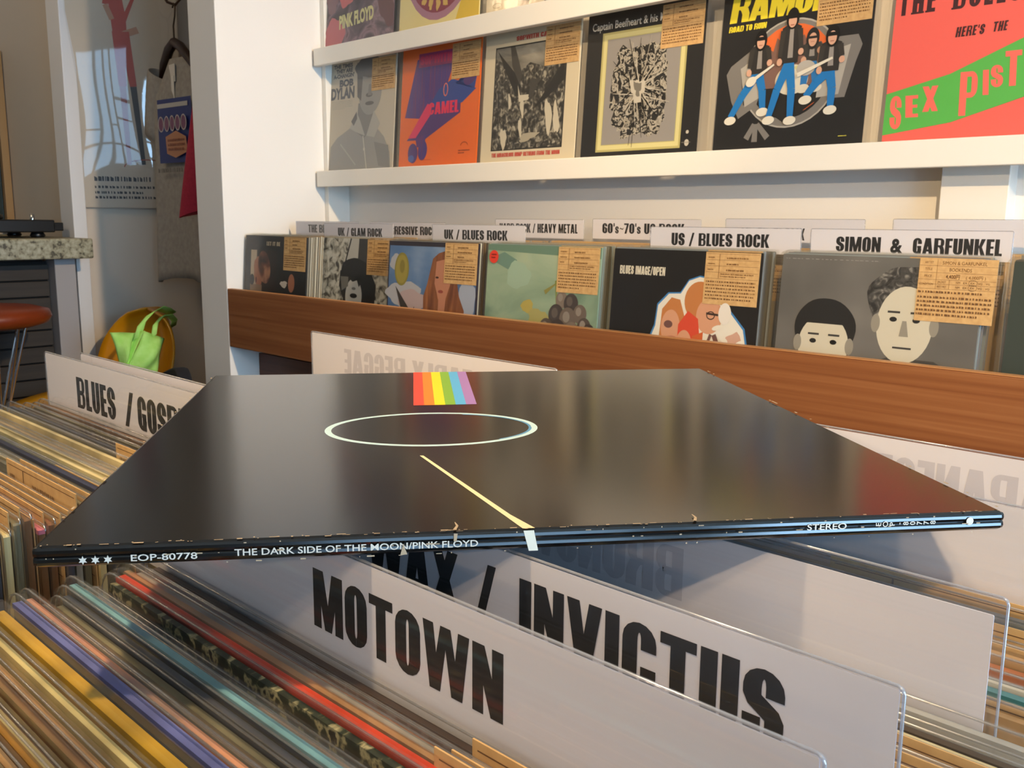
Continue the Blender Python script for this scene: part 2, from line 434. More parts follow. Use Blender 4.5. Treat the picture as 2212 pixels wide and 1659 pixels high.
# ------------------------------------------------------------------ divider cards
def divider(loc, width, label, group, words=None, height=.30, paper=.043, back_words=None, th=.0022, corner=.0016, tint=PAPER, inset=.0015, rz=0.0, gap=.0009, side=.0011):
    """clear plastic card holder with a white printed strip along its top; loc = top left corner"""
    mb = MB(); mb.prism_xz(rounded(0, -height, width, 0, (0, 0, corner, corner)), -th/2, th/2, HOLDER)
    mb.tube([(0, 0, -height*.5), (0, 0, -corner), (corner*.35, 0, -corner*.35), (corner, 0, 0), (width-corner, 0, 0), (width-corner*.35, 0, -corner*.35), (width, 0, -corner), (width, 0, -height*.5)], .00046, EDGE_GLINT, 8)
    o = mb.build('divider_card'); o.location = loc; o.rotation_euler = (0, 0, rz)
    tag(o, label, 'divider card', group)
    pb = MB(); pt = .0005
    pb.prism_xz(rounded(inset, -paper, width-side, -gap, (0, 0, .0005, .0005)), -pt/2, pt/2, tint)
    a = Art()
    if words:
        for (t, x, y, h, wd) in words:
            if t.startswith('&'): a.text('&', x, y, h, wd, INK, .04)
            else: a.heavy(t, x, y, h, wd, INK)
    a.clip_bake(pb, lambda u, v, e: (u, -pt/2-e, v-paper), .00006)
    if back_words:
        b = Art()
        for (t, x, y, h, wd) in back_words: b.heavy(t, x, y, h, wd, INK)
        b.clip_bake(pb, lambda u, v, e: (width-u, pt/2+e, v-paper), .00006)
        g = Art()                      # the print shows faintly through the paper
        ghost = mat('#c3bfc3', 0.55)
        for (t, x, y, h, wd) in back_words: g.heavy(t, x, y, h, wd, ghost)
        g.clip_bake(pb, lambda u, v, e: (width-u, -pt/2-e, v-paper), .00006)
    p = pb.build('paper_insert', o)
    return o

# ================================================================== the setting
GREY = mat('#8f8a84', 0.7)
mb = MB(); mb.box((-5.2, -3.3, -.05), (2.6, 3.0, 0), noise_mat('floor_boards', [(.3, '#6b5140'), (.7, '#7d604c')], (2, 30, 2), 5, .5)); struct(mb.build('floor'))
mb = MB(); mb.box((-5.2, -3.3, 2.75), (2.6, 3.0, 2.85), mat('#d9d2c6', .8)); struct(mb.build('ceiling'))
mb = MB(); mb.box((-2.42, 1.74, 0), (2.35, 1.86, 2.75), WHITE); struct(mb.build('wall_rear'))
mb = MB(); mb.box((-2.575, 1.33, 0), (-2.425, 2.9, 2.75), WHITE); struct(mb.build('wall_partition', bevel=.002))
WARMWALL = mat('#d6c9b8', .7, bump=.05, bscale=150)
mb = MB(); mb.box((-4.6, -3.3, 0), (-4.45, 1.6, 2.75), WARMWALL); struct(mb.build('wall_left'))
A_ANG = math.radians(24)
mb = MB(); mb.box((-.12, 0, 0), (0, 1.75, 2.75), WARMWALL)
wl = struct(mb.build('wall_corner')); wl.location = (-3.66, 1.40, 0); wl.rotation_euler = (0, 0, -A_ANG)
mb = MB(); mb.box((-4.5, 1.42, 0), (-3.68, 1.5, 2.75), WARMWALL); struct(mb.build('wall_return'))
mb = MB(); mb.box((-3.72, 1.372, 0), (-3.60, 1.421, 2.75), mat('#e6e4e2', .5)); struct(mb.build('trim_1', bevel=.003))
mb = MB(); mb.box((-5.2, -3.42, 0), (2.6, -3.3, 2.75), mat('#b7a58e', .8)); struct(mb.build('wall_front'))
mb = MB(); mb.box((-5.2, 2.9, 0), (-2.0, 3.0, 2.75), WARMWALL); struct(mb.build('wall_back'))
mb = MB(); mb.box((-.633, 1.702, 0), (-.523, 1.742, 2.75), SHELF); struct(mb.build('trim_2', bevel=.0015))
mb = MB(); mb.box((-2.424, 1.665, 0), (-2.404, 1.742, 2.75), SHELF); struct(mb.build('trim_3', bevel=.0015))
# shop window wall behind the camera's right shoulder: daylight
WX = 2.35
WIN = [(-2.15, -.80, .70, 2.12), (-.50, 1.25, .70, 2.12)]
mb = MB()
wallm = mat('#b59f82', .8)
mb.box((WX, -3.3, 0), (WX+.12, 1.86, .70), wallm); mb.box((WX, -3.3, 2.12), (WX+.12, 1.86, 2.75), wallm)
for y0, y1 in ((-3.3, -2.15), (-.80, -.50), (1.25, 1.86)): mb.box((WX, y0, .70), (WX+.12, y1, 2.12), wallm)
struct(mb.build('wall_right'))
def frost(name, strength):
    m = noise_mat(name, [(.35, '#8fc2f0'), (.65, '#b2d6f4')], (40, 40, 40), 3, .4)
    b_ = m.node_tree.nodes['Principled BSDF']
    m.node_tree.links.new(m.node_tree.nodes['Color Ramp'].outputs['Color'], b_.inputs['Emission Color'])
    b_.inputs['Emission Strength'].default_value = strength
    return m
FROST = [frost('frosted_daylight', 7.0), frost('strong_daylight', 23.0)]     # second pane's glow is set stronger to brighten the partition
BARM = mat('#6d5f50', .5)
for i, (y0, y1, z0, z1) in enumerate(WIN):
    w_ = struct(empty('window_%d' % (i+1), (WX, (y0+y1)/2, z0)))
    hw, hh = (y1-y0)/2, z1-z0
    p = MB(); p.box((.05, -hw, 0), (.06, hw, hh), FROST[i]); p.build('pane', w_)
    f = MB()
    for k in (-hw, -hw*.42, -hw*.16, hw*.10, hw-.05): f.box((.0, k, 0), (.045, k+(.05 if abs(k) > hw*.9 else .028), hh), BARM)
    f.box((0, -hw, 0), (.045, hw, .05), BARM); f.box((0, -hw, hh-.05), (.045, hw, hh), BARM)
    for z, a, b in ((.30, -hw, hw), (.52, -hw, -hw*.42), (.78, hw*.10, hw), (1.02, hw*.10, hw), (.64, -hw*.16, hw*.1)): f.box((.005, a, z), (.04, b, z+.03), BARM)
    f.build('window_frame', w_)

# ================================================================== wall display ledges
for k, (z0, z1, lab) in enumerate(((1.290, 1.336, 'long white wooden display ledge holding six record covers, above the genre cards'),
                                   (1.634, 1.682, 'upper white wooden display ledge near the top of the photo'))):
    mb = MB(); mb.box((-2.412, 1.63, z0), (.75, 1.650, z1), SHELF)
    o = mb.build('display_ledge', bevel=.002); mb = MB(); mb.box((-2.411, 1.6505, z1-.014), (.749, 1.7015, z1-.0005), SHELF); mb.build('shelf_board', o); tag(o, lab, 'shelf', 'white display ledges on the wall')

# ------------------------------------------------------------------ printed cover designs (plain stand-ins with the covers' own wording)
def M_(h, r=.45): return mat(h, r)
CREAM = '#d8ccb0'
def art_bust(s):
    a = Art(); ink = M_('#4d525c')
    a.text("THE TIMES", .05*s, .945*s, .035*s, .30*s, ink, .05); a.text("THEY ARE", .09*s, .90*s, .036*s, .26*s, ink, .05)
    a.text("A-CHANGIN'", .05*s, .855*s, .036*s, .33*s, ink, .05); a.text("BOB", .15*s, .775*s, .06*s, .22*s, ink, .06)
    a.text("DYLAN", .02*s, .665*s, .10*s, .37*s, ink, .05)
    a.scribble(.04*s, .565*s, .37*s, .645*s, 6, M_('#8d8a80'), 5, .3)
    g = [M_(c) for c in ('#7c7b78', '#918f8a', '#a5a29a', '#605f60', '#c3bdb0')]
    a.poly([(.02*s,.0),(.04*s,.22*s),(.14*s,.30*s),(.34*s,.38*s),(.50*s,.42*s),(.70*s,.40*s),(.86*s,.28*s),(.95*s,.14*s),(.97*s,0)], g[1])
    a.poly([(.44*s,.34*s),(.46*s,.60*s),(.70*s,.60*s),(.72*s,.36*s),(.56*s,.28*s)], g[0])
    a.ell(.63*s,.72*s,.175*s,.235*s,g[1]); a.ell(.60*s,.92*s,.20*s,.10*s,g[3],0,24,.06); a.poly([(.42*s,.97*s),(.44*s,.66*s),(.50*s,.62*s),(.52*s,.94*s)], g[3])
    a.ell(.62*s,.665*s,.05*s,.02*s,g[3]); a.ell(.63*s,.59*s,.065*s,.018*s,g[3]); a.poly([(.61*s,.76*s),(.65*s,.76*s),(.66*s,.66*s),(.60*s,.66*s)], g[0])
    a.poly([(.34*s,.38*s),(.44*s,.52*s),(.50*s,.44*s),(.58*s,.30*s),(.44*s,.34*s)], g[2]); a.poly([(.70*s,.52*s),(.80*s,.40*s),(.72*s,.28*s),(.60*s,.30*s)], g[2])
    a.poly([(.36*s,.44*s),(.44*s,.53*s),(.45*s,.46*s),(.40*s,.40*s)], g[3])
    a.line((.55*s,.30*s),(.62*s,.0),.012*s,g[4]); a.line((.20*s,.24*s),(.45*s,.04*s),.015*s,g[2]); a.ell(.575*s,.18*s,.015*s,.015*s,g[4])
    a.poly([(.72*s,.24*s),(.80*s,.02*s),(.96*s,0),(.93*s,.2*s)], g[0])
    return a
def art_blocks(s):
    a = Art(); pu, bl, ma, pk = M_('#4a2a6b'), M_('#27408a'), M_('#8a1f5c'), M_('#d22a5a')
    st = noise_mat('streaked_purple', [(.35, '#5a2a6e'), (.5, '#3a2b7a'), (.65, '#6e2a62')], (140, 4, 4), 3, .4)
    a.poly([(.06*s,.42*s),(.20*s,.90*s),(.66*s,.90*s),(.66*s,.80*s),(.60*s,.66*s),(.64*s,.52*s),(.46*s,.46*s),(.28*s,.40*s)], st)
    a.poly([(.22*s,.83*s),(.22*s,.945*s),(.66*s,.945*s),(.66*s,.83*s)], ma)
    a.heavy("SOPWITH", .24*s, .85*s, .075*s, .40*s, M_('#b3164f'))
    a.poly([(.40*s,.52*s),(.50*s,.63*s),(.66*s,.70*s),(.82*s,.66*s),(.94*s,.60*s),(.96*s,.70*s),(.94*s,.745*s),(.84*s,.74*s),(.82*s,.68*s),(.70*s,.66*s),(.96*s,.60*s),(.80*s,.50*s),(.60*s,.46*s)], bl)
    a.ell(.88*s,.70*s,.085*s,.06*s,pu,.5); a.ring(.585*s,.62*s,.03*s,.055*s,.010*s,M_('#d9705a'))
    a.poly([(.10*s,.22*s),(.34*s,.44*s),(.44*s,.48*s),(.78*s,.50*s),(.78*s,.42*s),(.34*s,.22*s)], pu)
    a.poly([(.12*s,.24*s),(.36*s,.52*s),(.42*s,.50*s),(.40*s,.42*s),(.22*s,.24*s)], pk)
    a.heavy("CAMEL", .38*s, .425*s, .10*s, .38*s, M_('#d9204f'), 'l', .0)
    a.poly([(.22*s,.23*s),(.36*s,.27*s),(.34*s,.16*s),(.24*s,.16*s)], st)
    a.ell(.19*s,.11*s,.065*s,.085*s,pu,.1); a.ell(.32*s,.13*s,.06*s,.085*s,st,-.1); a.ell(.17*s,.065*s,.04*s,.03*s,M_('#4a5a9a'))
    a.scribble(.78*s,.08*s,.92*s,.12*s,2,M_('#7a2d10'),3); a.ring(.85*s,.15*s,.045*s,.03*s,.006*s,M_('#a0400f'),0,PI)
    a.scribble(.30*s,.045*s,.46*s,.055*s,1,M_('#a0400f'),4)
    return a
def art_engraving(s):
    a = Art(); eng = noise_mat('engraving', [(.30, '#171614'), (.46, '#2b2925'), (.56, '#5a564d'), (.66, '#a49d8c')], (85, 85, 70), 9, .5, .8)
    dk, md, pale = M_('#1a1917'), M_('#3a3732'), M_('#c2b9a4')
    a.rect(.115*s,.085*s,.875*s,.885*s,dk); a.rect(.125*s,.095*s,.865*s,.875*s,eng)
    sky = noise_mat('engraved_sky', [(.35, '#5d5a52'), (.6, '#8f897c'), (.75, '#b0a896')], (9, 9, 22), 6, .5, .6)
    a.poly([(.125*s,.80*s),(.125*s,.875*s),(.865*s,.875*s),(.865*s,.78*s),(.70*s,.68*s),(.50*s,.74*s),(.36*s,.66*s),(.25*s,.74*s)], sky)
    a.poly([(.14*s,.86*s),(.18*s,.82*s),(.36*s,.66*s),(.42*s,.56*s),(.36*s,.50*s),(.26*s,.66*s)], dk); a.poly([(.28*s,.875*s),(.33*s,.875*s),(.42*s,.66*s),(.40*s,.58*s),(.31*s,.72*s)], md)
    a.poly([(.38*s,.58*s),(.41*s,.50*s),(.52*s,.50*s),(.50*s,.46*s),(.40*s,.45*s)], pale); a.poly([(.52*s,.62*s),(.62*s,.60*s),(.58*s,.56*s),(.54*s,.46*s),(.50*s,.48*s)], md)
    a.poly([(.86*s,.74*s),(.68*s,.52*s),(.58*s,.40*s),(.70*s,.46*s),(.86*s,.58*s)], dk)
    for x, y, w, h in ((.72,.32,.035,.13),(.80,.30,.03,.12),(.44,.40,.02,.07),(.30,.46,.016,.06),(.25,.18,.035,.08),(.43,.25,.018,.08)):
        a.ell(x*s,y*s,w*s,h*s,pale,.15,14,.18)
    a.ell(.52*s,.18*s,.10*s,.03*s,M_('#a39b88'),.2,16,.2)
    red = M_('#b8433a')
    a.heavy("SOPWITH CAMEL", .34*s, .915*s, .035*s, .42*s, red); a.heavy("THE MIRACULOUS HUMP RETURNS FROM THE MOON", .13*s, .035*s, .032*s, .73*s, red)
    return a
def art_splash(s):
    a = Art(); a.text("Captain Beefheart & his Magic Band", .04*s, .885*s, .055*s, .86*s, M_('#b9b6ae'), .01)
    fr, fr2, gy = M_('#b2a86c'), M_('#d0c78c'), M_('#8e8985')
    a.rect(.14*s,.03*s,.87*s,.86*s,fr); a.rect(.155*s,.045*s,.855*s,.845*s,fr2); a.rect(.185*s,.075*s,.825*s,.815*s,fr); a.rect(.19*s,.08*s,.82*s,.81*s,gy)
    spl = noise_mat('ink_splash', [(.42, '#151412'), (.50, '#2a2723'), (.53, '#b9b2a4'), (.62, '#8f887b')], (75, 75, 75), 10, .5, 1.6)
    pts = []; r = random.Random(4)
    for i in range(46):
        t = 2*PI*i/46; k = .86+.20*r.random(); pts.append((.50*s+.25*s*k*math.copysign(abs(math.cos(t))**.55, math.cos(t)), .445*s+.325*s*k*math.copysign(abs(math.sin(t))**.55, math.sin(t))))
    a.poly(pts, spl)
    ink, pl = M_('#1b1917'), M_('#b5ae9f')
    for i in range(64):
        t = r.random()*2*PI; l = .10+.22*r.random(); c = (.49*s+r.uniform(-.03,.03)*s, .44*s+r.uniform(-.04,.04)*s)
        a.line(c, (c[0]+l*s*math.cos(t)*.85, c[1]+l*s*1.15*math.sin(t)), .010*s, pl if i % 2 else ink, .003*s)
    a.ell(.49*s,.44*s,.06*s,.08*s,pl,.3,22,.25); a.ell(.49*s,.45*s,.03*s,.05*s,M_('#6f6a60'),.3,18,.3)
    a.ell(.93*s,.13*s,.012*s,.012*s,pl); a.ell(.93*s,.06*s,.018*s,.022*s,pl); a.scribble(.89*s,.055*s,.98*s,.07*s,1,M_('#77736a'),7)
    return a
def art_band(s):
    a = Art(); ye = M_('#e2cf2a'); a.heavy("RAMONES", .05*s, .788*s, .17*s, .90*s, ye, 'l', .12, .02)
    a.heavy("ROAD TO RUIN", .05*s, .732*s, .036*s, .265*s, ye, 'l', .10, .04)
    gr, lg, orr, bk, jean, skin, wh, br = [M_(c) for c in ('#77736f','#a9a49c','#d8662c','#141313','#1f6fb0','#c69a82','#d2ccbc','#7a5a50')]
    a.ring(.505*s,.44*s,.325*s,.325*s,.012*s,lg); a.ring(.505*s,.44*s,.315*s,.315*s,.045*s,gr); a.ell(.505*s,.46*s,.272*s,.272*s,orr)
    a.poly([(.25*s,.36*s),(.27*s,.56*s),(.31*s,.55*s),(.32*s,.62*s),(.38*s,.58*s),(.40*s,.66*s),(.47*s,.60*s),(.58*s,.66*s),(.62*s,.58*s),(.69*s,.61*s),(.74*s,.55*s),(.76*s,.38*s),(.60*s,.22*s),(.38*s,.22*s)], br)
    a.poly([(.32*s,.36*s),(.66*s,.36*s),(.72*s,.28*s),(.50*s,.14*s),(.28*s,.28*s)], bk)
    a.poly([(.09*s,.52*s),(.25*s,.62*s),(.26*s,.56*s),(.16*s,.50*s),(.20*s,.27*s),(.31*s,.32*s),(.29*s,.26*s),(.17*s,.19*s),(.11*s,.30*s),(.06*s,.47*s)], gr); a.poly([(.16*s,.50*s),(.27*s,.56*s),(.35*s,.33*s),(.21*s,.26*s)], lg)
    a.poly([(.78*s,.62*s),(.92*s,.62*s),(.95*s,.56*s),(.92*s,.47*s),(.87*s,.27*s),(.79*s,.27*s)], gr); a.poly([(.71*s,.53*s),(.88*s,.57*s),(.83*s,.29*s),(.69*s,.28*s)], lg)
    for a0, b0 in (((.35,.17),(.24,.06)),((.36,.17),(.30,.04)),((.37,.17),(.39,.06))): a.line((a0[0]*s-.06*s,a0[1]*s-.02*s),(b0[0]*s,b0[1]*s),.030*s,gr,.040*s)
    a.ell(.52*s,.40*s,.11*s,.09*s,wh); a.ell(.63*s,.47*s,.10*s,.02*s,M_('#c9c48a'))
    def figure(x, top, h, l1, l2, wide=.055):
        """a plain mannequin: dark jacket, blue trousers, pale shoes"""
        hip = top-.40*h
        for (fx, fy) in (l1, l2):
            kx, ky = (x+fx)/2+.012*(1 if fx > x else -1), (hip+fy)/2
            a.line((x*s,hip*s),(kx*s,ky*s),.062*s,jean,.050*s); a.line((kx*s,ky*s),(fx*s,fy*s),.052*s,jean,.040*s); a.ell(fx*s,(fy-.02)*s,.042*s,.026*s,wh,.1)
        a.poly([((x-wide)*s,(hip-.01)*s),((x+wide)*s,(hip-.01)*s),((x+wide*1.15)*s,(top-.13*h)*s),((x+.02)*s,(top-.10*h)*s),((x-.02)*s,(top-.10*h)*s),((x-wide*1.15)*s,(top-.13*h)*s)], M_('#2c2a29'))
        a.poly([((x-.015)*s,(hip+.02)*s),((x+.02)*s,(hip+.02)*s),((x+.012)*s,(top-.12*h)*s),((x-.012)*s,(top-.12*h)*s)], M_('#8b8580'))
        a.ell(x*s,(top-.060*h)*s,.042*s,.064*s,bk); a.ell(x*s,(top-.078*h)*s,.027*s,.040*s,skin); a.rect((x-.026)*s,(top-.060*h)*s,(x+.026)*s,(top-.02*h)*s,bk); a.rect((x-.012)*s,(top-.115*h)*s,(x+.012)*s,(top-.108*h)*s,M_('#8f4a40'))
        a.line(((x-wide)*s,(top-.15*h)*s),((x-wide*1.2)*s,(hip+.03)*s),.035*s,M_('#35322f'),.028*s); a.ell((x-wide*1.2)*s,(hip+.0)*s,.018*s,.022*s,skin)
        a.line(((x+wide)*s,(top-.15*h)*s),((x+wide*1.3)*s,(hip+.07)*s),.035*s,M_('#35322f'),.028*s); a.ell((x+wide*1.3)*s,(hip+.05)*s,.018*s,.020*s,skin)
    figure(.638,.65,.36,(.60,.36),(.68,.36),.04); a.ell(.61*s,.46*s,.06*s,.045*s,lg)
    figure(.292,.69,.56,(.115,.20),(.34,.24)); figure(.765,.66,.56,(.625,.29),(.79,.22)); figure(.50,.805,.74,(.39,.185),(.535,.175))
    a.line((.23*s,.40*s),(.40*s,.50*s),.026*s,wh,.012*s); a.line((.56*s,.42*s),(.78*s,.50*s),.026*s,wh,.014*s)
    a.ell(.25*s,.41*s,.038*s,.028*s,wh,.5)
    a.scribble(.86*s,.04*s,.92*s,.05*s,1,M_('#c9c04a'),3)
    return a
def art_pink(s):
    a = Art(); ink = M_('#3a1018'); gn = M_('#54b04a')
    def slab(t, x, y, h, wd):
        ps = []; cx = x
        for c in t:
            w, g = glyph(c); k = wd*h
            g2 = list(g)
            for px in {'T': [(.14,.34,0)], 'H': [(-.05,.25,0),(.25,.55,0),(-.05,.25,.92),(.25,.55,.92)], 'L': [(-.05,.25,.92)], 'K': [(-.05,.25,0),(-.05,.25,.92)], 'B': [(-.06,.1,0),(-.06,.1,.92)], 'E': [(-.06,.1,0),(-.06,.1,.92)]}.get(c, []):
                g2 += _rect(px[0], px[2], px[1], px[2]+.08)
            ps.append([[(cx+p[0]*k, y+p[1]*h) for p in q] for q in g2]); cx += (w+.16)*k
        for q in ps: a.polys(q, ink)
    slab("THE", .02*s, .685*s, .13*s, .92); slab("BOLLOCKS", .315*s, .68*s, .13*s, .92)
    a.heavy("HERE'S", .345*s, .532*s, .052*s, .145*s, ink, 'l', .1, .1); a.heavy("THE", .532*s, .537*s, .050*s, .070*s, ink, 'l', .1, .1)
    a.poly([(0,.035*s),(.37*s,.085*s),(.72*s,.19*s),(.99*s,.28*s),(.99*s,.61*s),(.68*s,.486*s),(.34*s,.342*s),(0,.262*s)], gn)
    pk = M_('#ec6a5c')
    for c, u0, u1, v0, v1 in (('S',.025,.09,.065,.25),('E',.11,.18,.125,.245),('X',.20,.285,.15,.287),('P',.395,.485,.115,.345),('I',.508,.538,.215,.345),('S',.545,.605,.25,.365),('T',.61,.69,.25,.43),('O',.70,.77,.30,.45),('L',.79,.84,.33,.50),('S',.86,.93,.36,.53)):
        w, g = glyph(c); k = (u1-u0)*s/w
        a.polys([[(u0*s+px*k+.012*s*(1-py), v0*s+py*(v1-v0)*s) for px, py in q] for q in g], pk)
    return a
def art_swirl(s):
    a = Art(); n1 = noise_mat('dim_purple_swirl', [(.35, '#3a323a'), (.5, '#5b4a58'), (.62, '#8a6f7c'), (.75, '#3f2d35')], (16, 16, 16), 6, .5, 1.4)
    a.rect(.0,.0,s,s,n1)
    for x, y, rx, ry, c in ((.12,.10,.16,.14,'#b8626a'),(.33,.46,.15,.12,'#c05f62'),(.90,.25,.10,.18,'#5a2f38'),(.06,.45,.10,.16,'#7a5a62'),(.82,.60,.12,.14,'#a08a80'),(.2,.7,.09,.12,'#c4c0c6')): a.ell(x*s,y*s,rx*s,ry*s,M_(c),.4,26,.12)
    a.text("PINK FLOYD", .20*s, .145*s, .115*s, .52*s, M_('#cfc98f'), .045, 'l', .06)
    return a
def art_arch(s):
    a = Art(); a.ell(.5*s,.60*s,.46*s,.56*s,M_('#a06f86')); a.ell(.5*s,.68*s,.44*s,.54*s,M_('#d7a93c')); a.ring(.5*s,.60*s,.42*s,.50*s,.14*s,M_('#7f2b45'))
    a.ell(.5*s,.70*s,.26*s,.32*s,M_('#8a3f55')); a.ell(.56*s,.5*s,.14*s,.16*s,M_('#a9bfa4'),.2,22,.1); a.poly([(.72*s,0),(s,0),(s,.9*s),(.92*s,.5*s)], M_('#d3b12f'))
    for i in range(9):
        t = PI*(1.18+.64*i/8); a.ell(.5*s+.36*s*math.cos(t),.60*s+.43*s*math.sin(t),.028*s,.05*s,M_('#c9a45a'),t+PI/2,14,.2)
    return a
def art_beige(s):
    a = Art(); a.poly([(.40*s,0),(.44*s,s),(s,s),(s,0)], M_('#5b4a3f')); a.poly([(.34*s,0),(.40*s,.5*s),(.46*s,.5*s),(.44*s,0)], M_('#8a7468')); a.poly([(.46*s,0),(.56*s,.6*s),(.66*s,.6*s),(.62*s,0)], M_('#cbb9a2')); a.ring(.12*s,.05*s,.05*s,.02*s,.006*s,M_('#b59f7d'))
    return a

WALLY, WL = 1.668, math.radians(4.2)
wall_cov = [(-2.408, '#b7ad9a', art_bust, 'grey record cover with a pale bust portrait at the corner end of the lower ledge'),
            (-2.072, '#dd6418', art_blocks, 'orange record cover with purple and blue block shapes and pink lettering'),
            (-1.748, '#cfc2a6', art_engraving, 'cream bordered record cover with a dark engraved landscape and small red lettering'),
            (-1.420, '#131212', art_splash, 'black record cover with a pale yellow frame round a black and white splash'),
            (-1.072, '#111011', art_band, 'black record cover with big yellow lettering over four figures in blue trousers'),
            (-.727, '#ea6257', art_pink, 'pink record cover with a bright green slanting lettered band')]
for i, (x, c, fn, lab) in enumerate(wall_cov):
    record((x, WALLY, 1.3385), mat(c, .42), None, fn(.308), 0, WL, 0, .308, .003, True, i < 5, i, lab, 'record covers on the lower wall ledge', .0062, .004, -.006)
for i, (x, c, fn, lab) in enumerate([(-2.398, '#5a4a55', art_swirl, 'purple and pink record cover with pale lettering on the upper ledge'),
                                     (-2.062, '#d9c98a', art_arch, 'yellow record cover with an arched maroon band on the upper ledge'),
                                     (-1.728, '#d6c6a8', art_beige, 'beige and brown record cover on the upper ledge, third from the corner')]):
    record((x, WALLY, 1.6880), mat(c, .42), None, fn(.308), 0, WL, 0, .308, .003, True, False, i, lab, 'record covers on the upper wall ledge', .0062, .004)

# ================================================================== wall record browser (wooden rack under the ledges)
rack = MB(); rack.box((-2.423, 1.33, .838), (1.0, 1.348, 1.0005), TEAK)
rack_o = rack.build('record_rack', bevel=.002)
tag(rack_o, 'long teak record rack with a wide front board, standing against the white wall', 'record rack')
mb = MB(); mb.box((-2.422, 1.3305, 1.0008), (.999, 1.3475, 1.0022), TEAKTOP); mb.build('top_edging', rack_o)
mb = MB(); mb.box((-2.422, 1.3495, .8382), (1.0, 1.684, .8392), PLY); mb.build('rack_floor', rack_o)
mb = MB(); mb.box((-2.422, 1.685, .835), (1.0, 1.70, 1.06), PLY); mb.build('rack_back', rack_o)
mb = MB(); mb.box((-2.422, 1.421, .02), (1.0, 1.44, .811), TEAKDARK); mb.build('lower_panel', rack_o)
mb = MB(); mb.box((-2.40, 1.43, .0), (.98, 1.69, .06), TEAKDARK); mb.build('plinth', rack_o)

B = .3055
def art_panels(s):
    a = Art(); a.heavy("LET IT BE", .36*s, .915*s, .035*s, .22*s, M_('#c9b79a'), 'l', 0, .1)
    p = noise_mat('amber_portrait', [(.35, '#2a160e'), (.5, '#6b3a22'), (.65, '#b07a58')], (18, 18, 14), 5, .4, .8)
    a.rect(.10*s,.50*s,.53*s,.87*s,M_('#20120c')); a.rect(.10*s,.50*s,.20*s,.87*s,M_('#b9a486')); a.ell(.24*s,.68*s,.085*s,.14*s,M_('#a5694a'),0,20,.08); a.ell(.33*s,.72*s,.10*s,.15*s,p,.3)
    a.rect(.56*s,.50*s,.93*s,.87*s,M_('#0f0c0b')); a.ell(.78*s,.60*s,.05*s,.08*s,M_('#a5694a')); a.ell(.66*s,.585*s,.055*s,.030*s,M_('#c9bfae'),0,16,.15); a.rect(.10*s,.50*s,.30*s,.56*s,M_('#8f7258'))
    a.ell(.20*s,.60*s,.012*s,.03*s,M_('#5b1c18')); a.ell(.13*s,.60*s,.04*s,.05*s,M_('#15100e'))
    return a
def art_marble(s):
    a = Art(); mm = noise_mat('grey_marble', [(.38, '#3b3933'), (.46, '#9a978a'), (.56, '#c9c6b8'), (.7, '#d4d1c4')], (48, 48, 48), 6, .45, .8)
    a.rect(0,0,s,s,mm); bk = M_('#100f0e')
    g = noise_mat('cup_grey', [(.3, '#2b2a28'), (.7, '#9c998f')], (12, 3, 2), 2, .4)
    a.poly([(.34*s,.72*s),(.40*s,s),(.70*s,s),(.68*s,.74*s)], M_('#bdbab0')); a.poly([(.52*s,.80*s),(.53*s,s),(.74*s,s),(.70*s,.76*s)], M_('#3a3836')); a.line((.34*s,.78*s),(.42*s,s),.016*s,bk)
    a.ell(.49*s,.715*s,.205*s,.125*s,bk,0,30,.03); a.poly([(.28*s,.73*s),(.27*s,.60*s),(.33*s,.50*s),(.33*s,.38*s),(.76*s,.38*s),(.78*s,.62*s),(.70*s,.74*s)], bk)
    a.ell(.48*s,.52*s,.115*s,.15*s,M_('#c3c0b6')); a.poly([(.35*s,.70*s),(.46*s,.64*s),(.50*s,.69*s),(.55*s,.60*s),(.62*s,.68*s)], bk); a.ell(.48*s,.525*s,.05*s,.02*s,bk); a.ell(.48*s,.585*s,.028*s,.012*s,M_('#77746c')); a.poly([(.29*s,.68*s),(.40*s,.68*s),(.40*s,.60*s),(.31*s,.56*s)], M_('#6b6960'))
    return a
